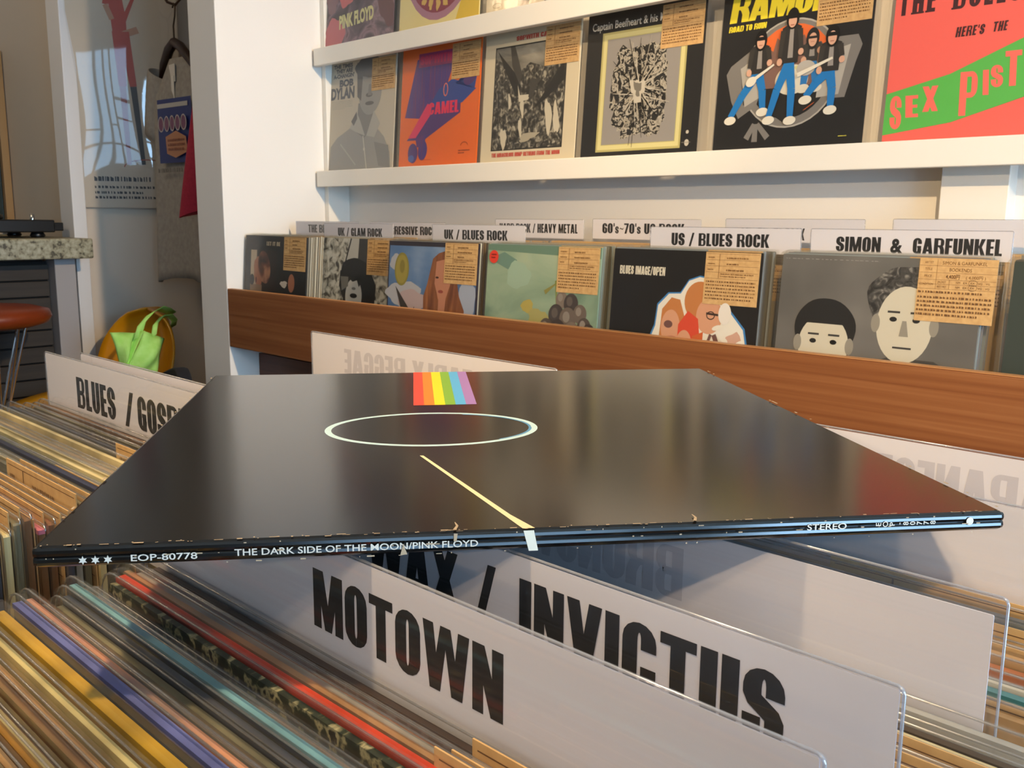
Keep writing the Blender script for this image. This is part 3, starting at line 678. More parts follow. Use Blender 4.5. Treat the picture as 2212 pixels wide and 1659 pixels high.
def art_sky(s):
    a = Art(); sk = noise_mat('blue_sky_print', [(.3, '#41638f'), (.55, '#5f7fa8'), (.75, '#8fa3bd')], (6, 6, 9), 4, .42)
    a.rect(.012*s,0,.988*s,.965*s,sk); cl, pk = M_('#b3b3b6'), M_('#b9a3a0')
    a.ell(.20*s,.60*s,.20*s,.10*s,cl,0,26,.12); a.ell(.30*s,.56*s,.17*s,.08*s,pk,0,26,.1); a.ell(.10*s,.84*s,.08*s,.06*s,cl,0,20,.1); a.ell(.90*s,.58*s,.09*s,.16*s,M_('#a5adbd'),0,20,.1)
    a.ell(.165*s,.79*s,.085*s,.125*s,M_('#8f8436')); a.ell(.165*s,.79*s,.07*s,.108*s,M_('#a3933d')); a.ell(.17*s,.81*s,.03*s,.05*s,M_('#8a7c30'))
    hr = noise_mat('auburn_hair', [(.35, '#6b3a1f'), (.55, '#8f5630'), (.7, '#a8693c')], (60, 4, 8), 4, .4, .6); sk2 = M_('#bd7f60')
    a.poly([(.58*s,.92*s),(.52*s,.88*s),(.47*s,.70*s),(.43*s,.60*s),(.44*s,.36*s),(.86*s,.36*s),(.88*s,.52*s),(.82*s,.62*s),(.74*s,.90*s),(.66*s,.94*s)], hr)
    a.poly([(.56*s,.86*s),(.66*s,.88*s),(.72*s,.70*s),(.68*s,.60*s),(.66*s,.42*s),(.60*s,.42*s),(.60*s,.58*s),(.55*s,.70*s)], sk2); a.ell(.62*s,.645*s,.028*s,.012*s,M_('#96483a')); a.ell(.575*s,.745*s,.018*s,.008*s,M_('#4d2d20'))
    a.poly([(.10*s,.66*s),(.30*s,.47*s),(.33*s,.52*s),(.34*s,.44*s),(.2*s,.44*s)], M_('#3a322d')); a.ell(.62*s,.40*s,.10*s,.085*s,M_('#1a1210')); a.ring(.62*s,.40*s,.092*s,.078*s,.010*s,M_('#8a7a60'))
    return a
def art_grapes(s):
    a = Art(); gm = noise_mat('pale_green_wash', [(.3, '#6f8a74'), (.5, '#92a88c'), (.65, '#a5b598'), (.8, '#b0b378')], (7, 7, 9), 5, .42, .8)
    a.rect(0,0,s,s,gm); a.poly([(0,.96*s),(s,.93*s),(s,s),(0,s)], M_('#66836f')); a.poly([(.02*s,.90*s),(.30*s,.80*s),(.28*s,.90*s),(.16*s,.95*s)], M_('#6b8a7a')); a.ell(.30*s,.80*s,.11*s,.09*s,M_('#9db59c'),0,20,.1)
    ye = M_('#b3a352'); a.ell(.40*s,.60*s,.055*s,.045*s,ye,0,16,.1); a.ell(.50*s,.53*s,.09*s,.06*s,M_('#a8a060'),0,16,.15); a.ell(.52*s,.42*s,.12*s,.08*s,M_('#b0a25a'),0,16,.15); a.ell(.22*s,.42*s,.2*s,.04*s,ye,0,20,.15); a.line((.55*s,.70*s),(.64*s,.76*s),.03*s,M_('#8a8440'),.008*s); a.line((.66*s,.62*s),(.64*s,.78*s),.014*s,M_('#7f8a4a'))
    r = random.Random(9)
    for x, y, q in ((.70,.66,.05),(.78,.64,.06),(.66,.56,.065),(.76,.54,.07),(.86,.58,.055),(.58,.47,.06),(.68,.46,.07),(.80,.45,.07),(.90,.50,.055),(.94,.47,.05),(.60,.38,.06),(.72,.37,.07),(.86,.38,.06)):
        c = r.choice(('#574c44','#6e6055','#463d39','#7d6f62')); a.ell(x*s,y*s,q*s,q*1.1*s,M_(c,.3)); a.ell((x-.012)*s,(y+.015)*s,q*.42*s,q*.5*s,M_('#8f8478' if c != '#463d39' else '#62574f',.3))
    a.ell(.065*s,.915*s,.044*s,.044*s,M_('#d9402f')); a.scribble(.04*s,.90*s,.09*s,.94*s,2,M_('#5b1410'),5)
    return a
def art_heads(s):
    a = Art(); a.heavy("BLUES IMAGE/OPEN", .05*s, .85*s, .05*s, .33*s, M_('#ded6c0'), 'l', 0, .06)
    out = [(.26,.30),(.30,.46),(.34,.56),(.35,.68),(.42,.75),(.50,.755),(.55,.83),(.62,.855),(.72,.84),(.78,.72),(.85,.65),(.92,.58),(.95,.46),(.95,.30)]
    a.poly([((x-.608)*1.03*s+.608*s, y*s+.008*s) for x, y in out], M_('#3d7fb8')); a.poly([(x*s, y*s) for x, y in out], M_('#e3ddcf'))
    hair, org, red, skin, dk = M_('#c07a42'), M_('#c9602f'), M_('#d2482c'), M_('#d29a78'), M_('#6d4a44')
    a.poly([(.33*s,.30*s),(.37*s,.48*s),(.38*s,.66*s),(.44*s,.73*s),(.50*s,.72*s),(.54*s,.62*s),(.52*s,.40*s),(.50*s,.30*s)], hair); a.ell(.445*s,.56*s,.065*s,.10*s,skin); a.ell(.43*s,.575*s,.03*s,.022*s,dk); a.ell(.46*s,.46*s,.07*s,.05*s,M_('#b0705a'))
    a.ell(.63*s,.72*s,.10*s,.11*s,hair); a.ell(.70*s,.64*s,.085*s,.10*s,skin); a.line((.68*s,.655*s),(.77*s,.65*s),.012*s,M_('#3b2a22')); a.ring(.71*s,.645*s,.028*s,.024*s,.006*s,M_('#3b2a22'))
    a.poly([(.50*s,.32*s),(.50*s,.58*s),(.56*s,.66*s),(.63*s,.62*s),(.66*s,.46*s),(.64*s,.30*s)], red); a.ell(.545*s,.46*s,.055*s,.09*s,skin); a.ell(.555*s,.49*s,.012*s,.008*s,dk); a.poly([(.60*s,.52*s),(.67*s,.55*s),(.67*s,.34*s),(.60*s,.32*s)], org)
    a.ell(.73*s,.41*s,.06*s,.09*s,skin); a.line((.66*s,.36*s),(.72*s,.54*s),.018*s,dk); a.line((.74*s,.54*s),(.82*s,.38*s),.028*s,dk); a.ell(.86*s,.46*s,.07*s,.10*s,M_('#cda38f'),0,20,.12)
    for x, y, t in ((.76,.58,.3),(.80,.52,-.4),(.86,.40,.2),(.90,.50,.6),(.84,.36,-.3)): a.ell(x*s,y*s,.035*s,.014*s,M_('#e3ddcf'),t)
    a.ell(.80*s,.66*s,.04*s,.06*s,M_('#ddd5c8'))
    return a
def art_pair(s):
    a = Art(); gm = noise_mat('grey_studio', [(.3, '#55534f'), (.55, '#6d6a65'), (.75, '#86827a')], (5, 5, 6), 3, .42)
    a.rect(0,0,s,s,gm); bk, dk, pa, mid = M_('#171615'), M_('#33312f'), M_('#c9c2ae'), M_('#8f897c')
    curly = noise_mat('curly_hair', [(.38, '#1d1c1b'), (.55, '#4a4845'), (.68, '#8a867e')], (70, 70, 70), 4, .5, 1.5)
    # two plain upright heads, no likeness
    a.poly([(.46*s,.25*s),(.48*s,.46*s),(.60*s,.52*s),(.82*s,.52*s),(.97*s,.44*s),(.99*s,.25*s)], M_('#3f3d3a'))
    a.ell(.66*s,.80*s,.185*s,.165*s,curly,0,40,.04)
    a.ell(.665*s,.68*s,.135*s,.185*s,pa,0,34); a.ell(.525*s,.68*s,.022*s,.045*s,mid); a.ell(.805*s,.68*s,.022*s,.045*s,mid)
    for x in (.61, .72): a.rect((x-.03)*s,.735*s,(x+.03)*s,.745*s,dk); a.ell(x*s,.705*s,.018*s,.012*s,bk)
    a.poly([(.655*s,.70*s),(.675*s,.70*s),(.69*s,.625*s),(.645*s,.625*s)], mid); a.rect(.62*s,.565*s,.71*s,.574*s,dk)
    a.poly([(.0,.25*s),(.05*s,.40*s),(.20*s,.46*s),(.36*s,.46*s),(.47*s,.40*s),(.50*s,.25*s)], M_('#2a2927'))
    a.ell(.265*s,.63*s,.165*s,.155*s,bk,0,34,.01); a.ell(.265*s,.545*s,.135*s,.155*s,pa,0,34); a.poly([(.13*s,.60*s),(.16*s,.655*s),(.37*s,.655*s),(.40*s,.60*s),(.40*s,.70*s),(.27*s,.75*s),(.13*s,.70*s)], bk); a.ell(.125*s,.55*s,.022*s,.042*s,mid); a.ell(.405*s,.55*s,.022*s,.042*s,mid)
    for x in (.21, .32): a.rect((x-.03)*s,.595*s,(x+.03)*s,.605*s,dk); a.ell(x*s,.565*s,.018*s,.012*s,bk)
    a.scribble(.02*s,.975*s,.6*s,.982*s,1,M_('#a9a59c'),4,.3)
    return a
def legible_card():
    """the one price card near enough to read"""
    wd, ht, th = .106, .090, .0006
    mb = MB(); mb.box((0, -th/2, 0), (wd, th/2, ht), KRAFT); a = Art(); K = KRAFTINK
    for yy in (.885,.775,.665,.595,.52): a.rect(.0, yy*ht-.00025, wd if yy != .595 else wd, yy*ht+.0001, K)
    a.rect(.235*wd, .52*ht, .235*wd+.0004, .985*ht, K); a.rect(.41*wd, .52*ht, .41*wd+.0004, .665*ht, K)
    a.text("ARTIST", .07*wd, .915*ht, .0035, .012, K); a.text("SIMON & GARFUNKEL", .30*wd, .905*ht, .0048, .060, K)
    a.text("TITLE", .08*wd, .81*ht, .0035, .010, K); a.text("BOOKENDS", .40*wd, .80*ht, .0048, .030, K)
    a.text("PRICE", .08*wd, .70*ht, .0035, .010, K); a.text("4,400\u5186", .36*wd, .69*ht, .0052, .019, K, .02); a.text("( 4,000\u5186 )", .62*wd, .692*ht, .0042, .026, K)
    a.text("CONDITION", .025*wd, .575*ht, .0032, .019, K); a.text("JACKET", .26*wd, .615*ht, .003, .012, K); a.text("RECORD", .26*wd, .54*ht, .003, .012, K)
    for yy in (.615, .54):
        for q, t in enumerate(("NM", "EX", "EX", "VG", "VG")): a.text(t, (.50+.093*q)*wd, yy*ht, .0028, .0055, K)
        a.ring(.715*wd, (yy+.017)*ht, .006, .0042, .0004, K)
    a.scribble(.02*wd, .44*ht, .97*wd, .50*ht, 1, K, 8); a.scribble(.02*wd, .08*ht, .97*wd, .42*ht, 5, K, 21, .5)
    a.clip_bake(mb, lambda u, v, e: (u, -th/2-e, v), .00003)
    return mb.mesh('price_card')

ZB = .8440; LB = math.radians(4.5)
front = [ # x, Y, base, art, label, n behind
    (-2.412, 1.366, '#120f0e', art_panels, 'black record cover with small portrait panels, front of the rack stack beside the partition', 8, ('#8f897b','#b9b2a0','#a59c88','#77705f','#cfc8b4')),
    (-2.122, 1.425, '#b5b2a6', art_marble, 'grey marbled record cover with a black haired head, second stack from the partition', 4, ('#b9ad92','#8a7f6a')),
    (-1.763, 1.366, '#2b2430', art_sky, 'blue sky record cover with a gold medallion and long auburn hair', 6, ('#c9c9b9','#5a4a3c','#6b5a46','#3f352c')),
    (-1.430, 1.366, '#8fa58c', art_grapes, 'pale green record cover with dark grapes and a round red sticker', 8, ('#8a9a98','#9c9c8c','#6f6a58','#54503f')),
    (-1.094, 1.366, '#120e0c', art_heads, 'black record cover with a white outlined cluster of orange heads', 6, ('#8b9296','#77736a','#4f4636','#5c5648')),
    (-.752, 1.366, '#6b6864', art_pair, 'grey record cover with two black and white heads under the widest genre card', 6, ('#8f9a9c','#77777c','#4d4436','#3b352c')),
    (-.412, 1.372, '#2f3a34', None, 'dark green record cover at the right edge of the wall rack', 4, ('#4a463c',)),
]
ORD = ['first','second','third','fourth','fifth','sixth','seventh','eighth','ninth','tenth','eleventh','twelfth','thirteenth','fourteenth','fifteenth','sixteenth','seventeenth','eighteenth','nineteenth','twentieth']
def ordn(n):
    if n <= 20: return ORD[n-1]
    return {2: 'twenty', 3: 'thirty', 4: 'forty'}[n//10]+'-'+ORD[n % 10-1] if n % 10 else {3: 'thirtieth', 4: 'fortieth'}[n//10]
stackname = ['portrait panel cover', 'grey marbled cover', 'blue sky cover', 'pale green grape cover', 'orange heads cover', 'two heads cover', 'dark green cover']
lc = legible_card()
for i, (x, y, c, fn, lab, nb, cols) in enumerate(front):
    zb = ZB+(.0022 if i == 0 else 0)
    record((x, y, zb), mat(c, .42), None, fn(B) if fn else None, 0, LB, .006 if i == 0 else 0, B, .003, True, True, i+1, lab, 'front covers in the wall rack', .0052, .003, -.001,
           lc if i == 5 else None, .2165 if i == 5 else None)
    for k in range(nb):
        cc = mat(cols[k % len(cols)], .5)
        record((x+rnd.uniform(-.003, .003), y+.0062*(k+1), zb+rnd.uniform(0, .003)), cc, None, None, 0, LB, .006 if i == 0 else 0, B, .0032, True, k % 2 == 0, k,
               'record standing %s behind the %s, seen by its edge' % (ordn(k+1), stackname[i]), 'records behind the front covers in the wall rack', .0054, .004)
# genre cards in the wall rack
def rack_div(px_left, Y, width, ztop, label, words, right=False):
    x = at_y(Y, px_left, 500).x
    if right: x -= width
    return divider((x, Y, ztop), width, label, 'genre cards in the wall rack', words, .30, .043)
def W(*lst): return list(lst)
rack_div(1752, 1.437, .303, 1.1885, 'white genre card lettered with two surnames and an ampersand, above the two heads cover',
         W(("SIMON", .044, .008, .0235, .072), ("&", .131, .009, .021, .019), ("GARFUNKEL", .165, .008, .0235, .125)))
rack_div(1405, 1.44, .303, 1.1885, 'white genre card lettered US blues rock, above the orange heads cover', W(("US / BLUES ROCK", .048, .010, .0225, .197)))
rack_div(934, 1.455, .300, 1.187, 'white genre card lettered UK blues rock, above the pale green grape cover', W(("UK / BLUES ROCK", .042, .010, .0215, .205)))
rack_div(700, 1.486, .300, 1.186, 'white genre card lettered UK glam rock, above the grey marbled cover', W(("UK / GLAM ROCK", .065, .010, .0215, .190)))
rack_div(640, 1.525, .300, 1.190, 'pinkish genre card showing two short words, nearest the partition', W(("THE BEATLES", .062, .012, .022, .16)))
rack_div(800, 1.535, .300, 1.190, 'genre card between the glam rock and UK blues rock cards, half hidden', W(("PROGRESSIVE ROCK", .04, .012, .021, .225)))
rack_div(1070, 1.640, .283, 1.200, 'genre card lettered hard rock and heavy metal, in the back row', W(("HARD ROCK / HEAVY METAL", .015, .012, .021, .25)))
rack_div(1280, 1.640, .283, 1.202, "genre card lettered 60's to 70's US rock, in the back row", W(("60's~70's US ROCK", .028, .012, .022, .215)))
rack_div(1567, 1.640, .283, 1.204, 'pale genre card mostly hidden behind the US blues rock card', W(("60's~70's US ROCK", .034, .004, .022, .135)))
rack_div(1928, 1.640, .300, 1.205, 'pale genre card with the tops of four letters showing, behind the ampersand card', W(("SOUL", .105, .0005, .022, .075)))
for i, (x, y, c, fn, lab, nb, cols) in enumerate(front[:6]):     # the rows behind the first genre cards
    for k in range(5):
        yy = ((1.478, 1.500, 1.550, 1.580, 1.606) if i != 1 else (1.506, 1.552, 1.572, 1.592, 1.612))[k]
        record((x+rnd.uniform(-.006, .01), yy, ZB+rnd.uniform(0, .004)), mat(rnd.choice(('#7a7263','#b89a6a','#a0927a','#5a5550','#c9a060','#8d8a84')), .5), None, None, 0, math.radians(.6), 0, B, .0034, True, True, k,
               'record %s behind the genre card of the %s stack' % (ordn(k+1), stackname[i].replace(' cover', '')), 'records in the back rows of the wall rack', .0054, .004)

# ================================================================== the island record bin in front
BINW = wood_mat('bin_wood', '#6f4526', '#85552f', '#95633a', (3, 30, 30), .5)
bin_o = empty('record_bin', (-.45, .36, 0)); tag(bin_o, 'two sided wooden island record bin filled with records and white divider cards', 'record bin')
def bpart(name, a, b, m=BINW):
    mb = MB(); mb.box((a[0]+.45, a[1]-.36, a[2]), (b[0]+.45, b[1]-.36, b[2]), m); return mb.build(name, bin_o, bevel=.002)
bpart('bin_floor', (-.86, -.10, .700), (.30, .80, .720)); bpart('center_board', (-.86, .402, .7225), (.30, .414, 1.0))
bpart('front_board', (-.86, -.118, .700), (.30, -.101, .90)); bpart('back_board', (-.86, .801, .700), (.30, .818, .90))
bpart('side_board', (-.878, -.118, .700), (-.861, .818, .90)); bpart('side_board', (.301, -.118, .700), (.318, .818, .90))
for lx in (-.85, .26):
    for ly in (-.10, .76): bpart('leg', (lx, ly, 0), (lx+.04, ly+.04, .699))

DG = 'divider cards in the island bin'
def fit(t, h, unit=None):
    ps, ww = heavy_polys(t); return ww*(unit or h)
XR = -.0765
divider((XR-.315, .170, 1.093), .315, 'frontmost white divider card, one six letter word in huge black capitals', DG, [("MOTOWN", .1315, .0125, .0208, .0915)])
kI = .0950/heavy_polys("INVICTUS")[1]
wx = heavy_polys("HOT WAX")[1]*kI
divider((XR-.315, .210, 1.093), .315, 'white divider card with two lettered names and a slash, just behind the frontmost card', DG,
        [("HOT WAX", .1605-wx, .0135, .0215, wx), ("/", .1690, .0135, .0215, .0105), ("INVICTUS", .1905, .0135, .0215, .0950)])
divider((XR-.315, .284, 1.093), .315, 'white divider card with mirrored print showing through, under the front right of the black record', DG, None, back_words=[("BRUNSWICK", .111, .009, .0205, .115)], gap=.006, side=.0035)
divider((XR-.315, .384, 1.093), .315, 'blank white divider card under the right corner of the black record', DG)
divider((XR-.315, .457, 1.095), .315, 'white divider card with faint mirrored letters, in front of the teak board on the right', DG, None, back_words=[("JAPANESE", .026, .0125, .0215, .0875)])
divider((-.7635, .505, 1.093), .315, 'pinkish white divider card with faint mirrored letters, standing behind the black record', DG, None, back_words=[("EARLY REGGAE", .09, .009, .0225, .172)])
divider((-.7855, .270, 1.0935), .315, 'white divider card lettered blues and gospel, left of the black record', DG, [("BLUES", .0605, .0065, .0235, .0690), ("/", .1445, .0065, .0235, .0150), ("GOSPEL", .1655, .0065, .0235, .0820)])
divider((-.7635, .289, 1.093), .315, 'blank white divider card just behind the blues and gospel card', DG)

ZR = .7440
EDGED = {'light blue': 'slate', 'red': 'maroon', 'lavender': 'grey blue', 'pink': 'brown', 'teal': 'slate', 'navy': 'olive grey'}
def bin_record(x, y, n, label, group, variant, card, dz=0.0, lean=.02, gloss=.35, rz=0.0, sleeve=True, thick=.0030, size=.3065):
    return record((x, y, ZR+dz), cmat(EDGED.get(n, n)), cmat(n), None, rz, lean, 0, size, thick, sleeve, card, variant, label, group, thick+.0008, .0040, .0055)
CN = {'gold':'#bf9426','straw':'#cdbf86','tan':'#b98f5c','ochre':'#a5741f','cream':'#dccb98','lavender':'#6c74b4','peach':'#cf8d5f','olive grey':'#77725c','light blue':'#7fb2be','slate':'#4c505e',
      'pinkish grey':'#9c887e','dark green':'#26301f','red':'#dc4526','grey blue':'#666c73','dark brown':'#43332a','rust':'#b1642f','pale grey':'#a9a7a0','black':'#1b1918','maroon':'#5a2a30','white':'#d9d4c6',
      'brown':'#7d5a3c','orange':'#d27a35','teal':'#3f7f86','pink':'#d0788c','navy':'#2c3355','yellow':'#d3b13a'}
def cmat(n):
    k = 'rec_'+n
    if k not in _meshes:
        b = CN[n]
        def sh(h, f):
            v = [min(255, int(int(h[i:i+2], 16)*f)) for i in (1, 3, 5)]; return '#%02x%02x%02x' % tuple(v)
        if n == 'dark green': _meshes[k] = noise_mat(k, [(.40, '#1a1f16'), (.52, '#2c3322'), (.60, '#a89f78'), (.66, '#25241c')], (150, 60, 150), 5, .45)
        elif n == 'peach': _meshes[k] = noise_mat(k, [(.35, '#8a6a52'), (.5, '#cf8d5f'), (.65, '#a8785a')], (14, 14, 30), 4, .45)
        else: _meshes[k] = noise_mat(k, [(.3, sh(b, .72)), (.5, b), (.72, sh(b, 1.1))], (14, 3, 5), 4, .38)
    return _meshes[k]
# right hand column, in front of the frontmost divider (front to back)
seqB = [('tan',.0600),('straw',.0650),('cream',.0695),('tan',.0740),('ochre',.0785),('straw',.0830),('brown',.0875),('tan',.0920),('straw',.0965),('gold',.1030),('lavender',.1110),('peach',.1155),('cream',.1205),('olive grey',.1250),
        ('slate',.1290),('light blue',.1330),('slate',.1370),('pinkish grey',.1410),('dark green',.1455),('red',.1505),('tan',.1547),('pale grey',.1585),('rust',.1622),('dark brown',.1660)]
for i, (n, y) in enumerate(seqB):
    d = len(seqB)-i
    bin_record(-.373+rnd.uniform(-.004, .004), y, n, '%s record in a clear sleeve, %s in front of the frontmost divider card' % (n, ordn(d)), 'records in front of the frontmost divider', i, i in (2, 4, 7, 13, 17, 18, 20, 21, 22, 23), .003 if n in ('red', 'gold', 'lavender', 'light blue', 'dark green', 'peach') else rnd.uniform(-.007, .001) if i < 20 else rnd.uniform(-.001, .004), .0, thick={'gold': .0042, 'red': .0036, 'lavender': .003}.get(n, .0024))
def run(x, ya, yb, names, where, group, flip=False, cards=.25, dz=0.0, lean=.0):
    for i, n in enumerate(names):
        y = ya+(yb-ya)*i/max(1, len(names)-1)
        bin_record(x+rnd.uniform(-.006, .006)+(.31 if flip else 0), y, n, '%s record, %s %s' % (n, ordn(i+1), where), group, i, rnd.random() < cards, rnd.uniform(-.001, .004), lean, .35, PI if flip else 0, size=.3065+dz)
run(-.372, .1775, .2030, ['black','dark green','pale grey','grey blue'], 'behind the frontmost divider card', 'records between the first two dividers')
run(-.372, .2170, .2770, ['red','white','dark green','grey blue','tan','black','brown','cream','dark brown','pale grey'], 'behind the two name divider card', 'records between the second and third dividers')
run(-.372, .2915, .3770, ['tan','brown','teal','pale grey','white','rust','tan','black','cream','dark brown','straw','grey blue','tan'], 'behind the third divider of the column with the black record', 'records between the third and fourth dividers')
run(-.372, .4250, .4500, ['cream','tan','grey blue','brown'], 'on the far side, under the right corner of the black record', 'records on the far side of the bin', True, .2, -.02, -.01)
run(-.765, .4300, .4970, ['tan','cream','grey blue','brown','straw','maroon','pale grey'], 'on the far side, behind the black record', 'records on the far side of the bin', True, .2, -.045, -.01)
# left hand column, in front of the blues divider
seqA = ['tan','tan','straw','cream','tan','ochre','tan','cream','straw','tan','tan','slate','cream','olive grey','brown','pink','brown','slate','pale grey','olive grey','cream','slate','navy','teal','cream','straw','cream','pinkish grey','cream','straw','slate','pinkish grey','dark brown','olive grey','brown']
ya, yb = .072, .2635
for i, n in enumerate(seqA):
    y = ya+(yb-ya)*i/(len(seqA)-1); d = len(seqA)-i
    bin_record(-.783+rnd.uniform(-.007, .007), y, n, '%s record in a clear sleeve, %s in front of the blues and gospel card' % (n, ordn(d)), 'records in front of the blues divider', i, i < 21 or (i*7) % 10 < 2, rnd.uniform(-.003, .005)-.002, .0)

# ================================================================== the black record lying across the divider cards
LPS = .315; LT = .0067; TH = .9115
LPM = noise_mat('black_gloss_card', [(.3, '#070707'), (.7, '#0b0b0b')], (300, 300, 300), 3, .16)
_p = LPM.node_tree.nodes['Principled BSDF']; _p.inputs['Specular IOR Level'].default_value = .85
lp = MB()
prof = [(.001, 0), (.0003, .0004), (-.0006, .0010), (-.0010, .0019), (-.0008, .0028), (-.0003, .0033), (-.0007, .0038), (-.0010, .0047), (-.0008, .0056), (-.0002, .0063), (.0010, .0067), (.3138, .0067), (.3150, .0060), (.3150, .0008), (.3142, 0)]
ends = [(.0006, .7), (.0, 1.0)]
rings_ = []
for a in (0, .0012, .1, .2, .3138, .315):
    k = .0006 if a in (0, .315) else 0
    rings_.append([(a, b+(k if b < .1 else -k), max(k, min(LT-k, z))) for b, z in prof])
lp.rings(rings_, LPM, smooth=False)
art = Art(); c0 = M_('#e3d3a2', .35)
pale = M_('#b9d3d3', .35); bl = M_('#4f88ac', .35)
# plain stand-in print: an oval outline, a short band of six colours and one cream stripe
art.ring(.127, .150, .050, .036, .0030, pale, 0, 2*PI, 60); art.ring(.127, .150, .0472, .0332, .0014, bl, -.9, 1.2, 30)
for i, c in enumerate(('#e2432f', '#ee7d1f', '#f3cf12', '#79a832', '#4fa6d3', '#9a73ad')):
    x = .120+.0056*i; art.poly([(x, .206), (x+.0056, .206), (x+.0056+.0035, .3146), (x+.0035, .3146)], M_(c, .35))
art.poly([(.1480, .0004), (.1520, .0004), (.1460, .0150), (.1205, .0980), (.1190, .0980), (.1440, .0140)], c0)
r2 = random.Random(12); wear = M_('#a58f72', .7)
for i in range(90):
    a_ = r2.random()*.313; l = .0004+.003*r2.random()**3; art.rect(a_, -.0001, a_+l, .0002+.0006*r2.random()**2, wear)
for (p, q) in (((.1262, .0002), (.1268, .0075)), ((.2050, .0002), (.2062, .0068))):
    mid = ((p[0]+q[0])/2+.0008, (p[1]+q[1])/2); art.line(p, mid, .0011, wear, .0008); art.line(mid, q, .0008, wear, .0003)
for i in range(26):
    b_ = r2.random()*.31; l = .001+.004*r2.random()**2; art.rect(.0001 if i % 2 else .3140, b_, .0009 if i % 2 else .3149, b_+l, wear)
art.clip_bake(lp, lambda u, v, e: (u, v, LT+.00003+e), .000006)
sp = Art(); pr = M_('#c9c3b5', .5)
def star(cx, cy, r):
    return [(cx+(r if k % 2 == 0 else r*.48)*math.cos(PI/2+k*PI/6), cy+(r if k % 2 == 0 else r*.48)*math.sin(PI/2+k*PI/6)) for k in range(12)]
for i in range(3): sp.poly(star(.0144+.0036*i, .0024, .0014), pr)
sp.text("EOP-80778", .0282, .0016, .0021, .0194, pr, .012)
sp.text("THE DARK SIDE OF THE MOON/PINK FLOYD", .0586, .0020, .0022, .0749, pr, .012)
sp.poly([(.1498, -.0002), (.1528, -.0002), (.1514, .0066), (.1480, .0066)], M_('#cfc8b4', .5))
sp.text("STEREO", .2434, .0030, .0021, .0139, pr, .012)
for i, ch in enumerate("EOP-80778"):
    vs, fs, ww = font_polys(ch, .012); k = .0019/.72; cx, cy = .2686+.00245*i, .0041
    sp.polys([[(cx+(vs[j][1]-.36)*k*-1, cy+(vs[j][0]-ww/2)*k) for j in f] for f in fs], pr)
sp.ell(.3018, .0040, .0013, .0014, pr)
for i in range(60):
    a_ = r2.random()*.313; l = .0003+.0025*r2.random()**3; z_ = r2.choice((.0003, .0034, .0062)); sp.rect(a_, z_-.0002, a_+l, z_+.0003*r2.random(), wear)
sp.poly([(.1090, .0002), (.1096, .0026), (.1101, .0040), (.1105, .0022), (.1112, .0004)], wear); sp.line((.1262, .0040), (.1264, .0066), .0009, wear, .0012)
sp.clip_bake(lp, lambda u, v, e: (u, -.00125-e, v), .000006)
lpo = lp.build('record_cover'); lpo.location = (-.2892, .0914, 1.0958); lpo.rotation_euler = (0, 0, TH)
tag(lpo, 'big glossy black gatefold record cover lying flat across the white divider cards', 'record')

# ================================================================== the far corner on the left
# poster in a clear wrap on the angled wall
n_dir = Vector((math.cos(A_ANG), -math.sin(A_ANG), 0)); t_dir = Vector((math.sin(A_ANG), math.cos(A_ANG), 0))
pb = MB(); PW, PH = .375, .93
tilt = math.radians(4)
pb.box((-PW/2, 0, 0), (PW/2, .002, PH), mat('#cfc4b2', .6))
a = Art(); rf, dk = M_('#b4442c'), M_('#2c2a2c')
a.ell(.015, .815, .036, .075, dk); a.poly([(-.035,.62),(-.045,.74),(-.03,.84),(.0,.76),(.012,.68),(.012,.60)], rf); a.line((-.03,.83),(-.055,.72),.02,rf); a.line((-.055,.72),(-.035,.67),.018,M_('#b98a6a')); a.line((.0,.66),(.045,.76),.018,rf,.01); a.line((.0,.62),(.05,.64),.024,M_('#b98a6a'))
a.line((-.018,.63),(-.012,.44),.040,rf,.026); a.line((.002,.63),(.024,.44),.036,rf,.024); a.line((-.012,.44),(-.005,.16),.022,M_('#a8563c'),.014); a.line((.024,.44),(.045,.16),.022,M_('#3a3434'),.014)
a.ring(.06, .15, .085, .03, .004, M_('#a8563c'), 0, PI)
for k, yy in enumerate((.095, .07, .05, .032)): a.scribble(-.13, yy, .14, yy+(.022 if k == 0 else .012), 1, dk, 40+k, .8)
a.clip_bake(pb, lambda u, v, e: (u, -e, v), .0001)
po = pb.build('wall_poster'); pc = Vector((-3.655, 1.40, 0))+t_dir*.205+n_dir*.014
po.location = (pc.x, pc.y, 1.232); po.rotation_euler = (math.radians(3.2), 0, PI/2-A_ANG)
tag(po, 'tall narrow poster of a red figure behind shiny clear wrap, on the dim wall', 'poster')
POSTERFILM = film_mat('poster_wrap', '#fafafa', .02, .12, .02)
wr = MB(); N = 24; M2 = 20; vs = []
for j in range(M2+1):
    for i in range(N+1):
        u = -PW/2-.004+(PW+.008)*i/N; v = -.006+(PH+.01)*j/M2
        bul = .005*math.sin(PI*i/N)**.7*(1+.25*math.sin(v*9+u*6))*min(1, .35+j/M2*2)
        vs.append((u, -.002-bul-.0015*math.sin(u*22+v*5)*(i/N), v))
wr.add(vs, [(j*(N+1)+i, j*(N+1)+i+1, (j+1)*(N+1)+i+1, (j+1)*(N+1)+i) for j in range(M2) for i in range(N)], POSTERFILM, None, True)
wr.build('clear_wrap', po)

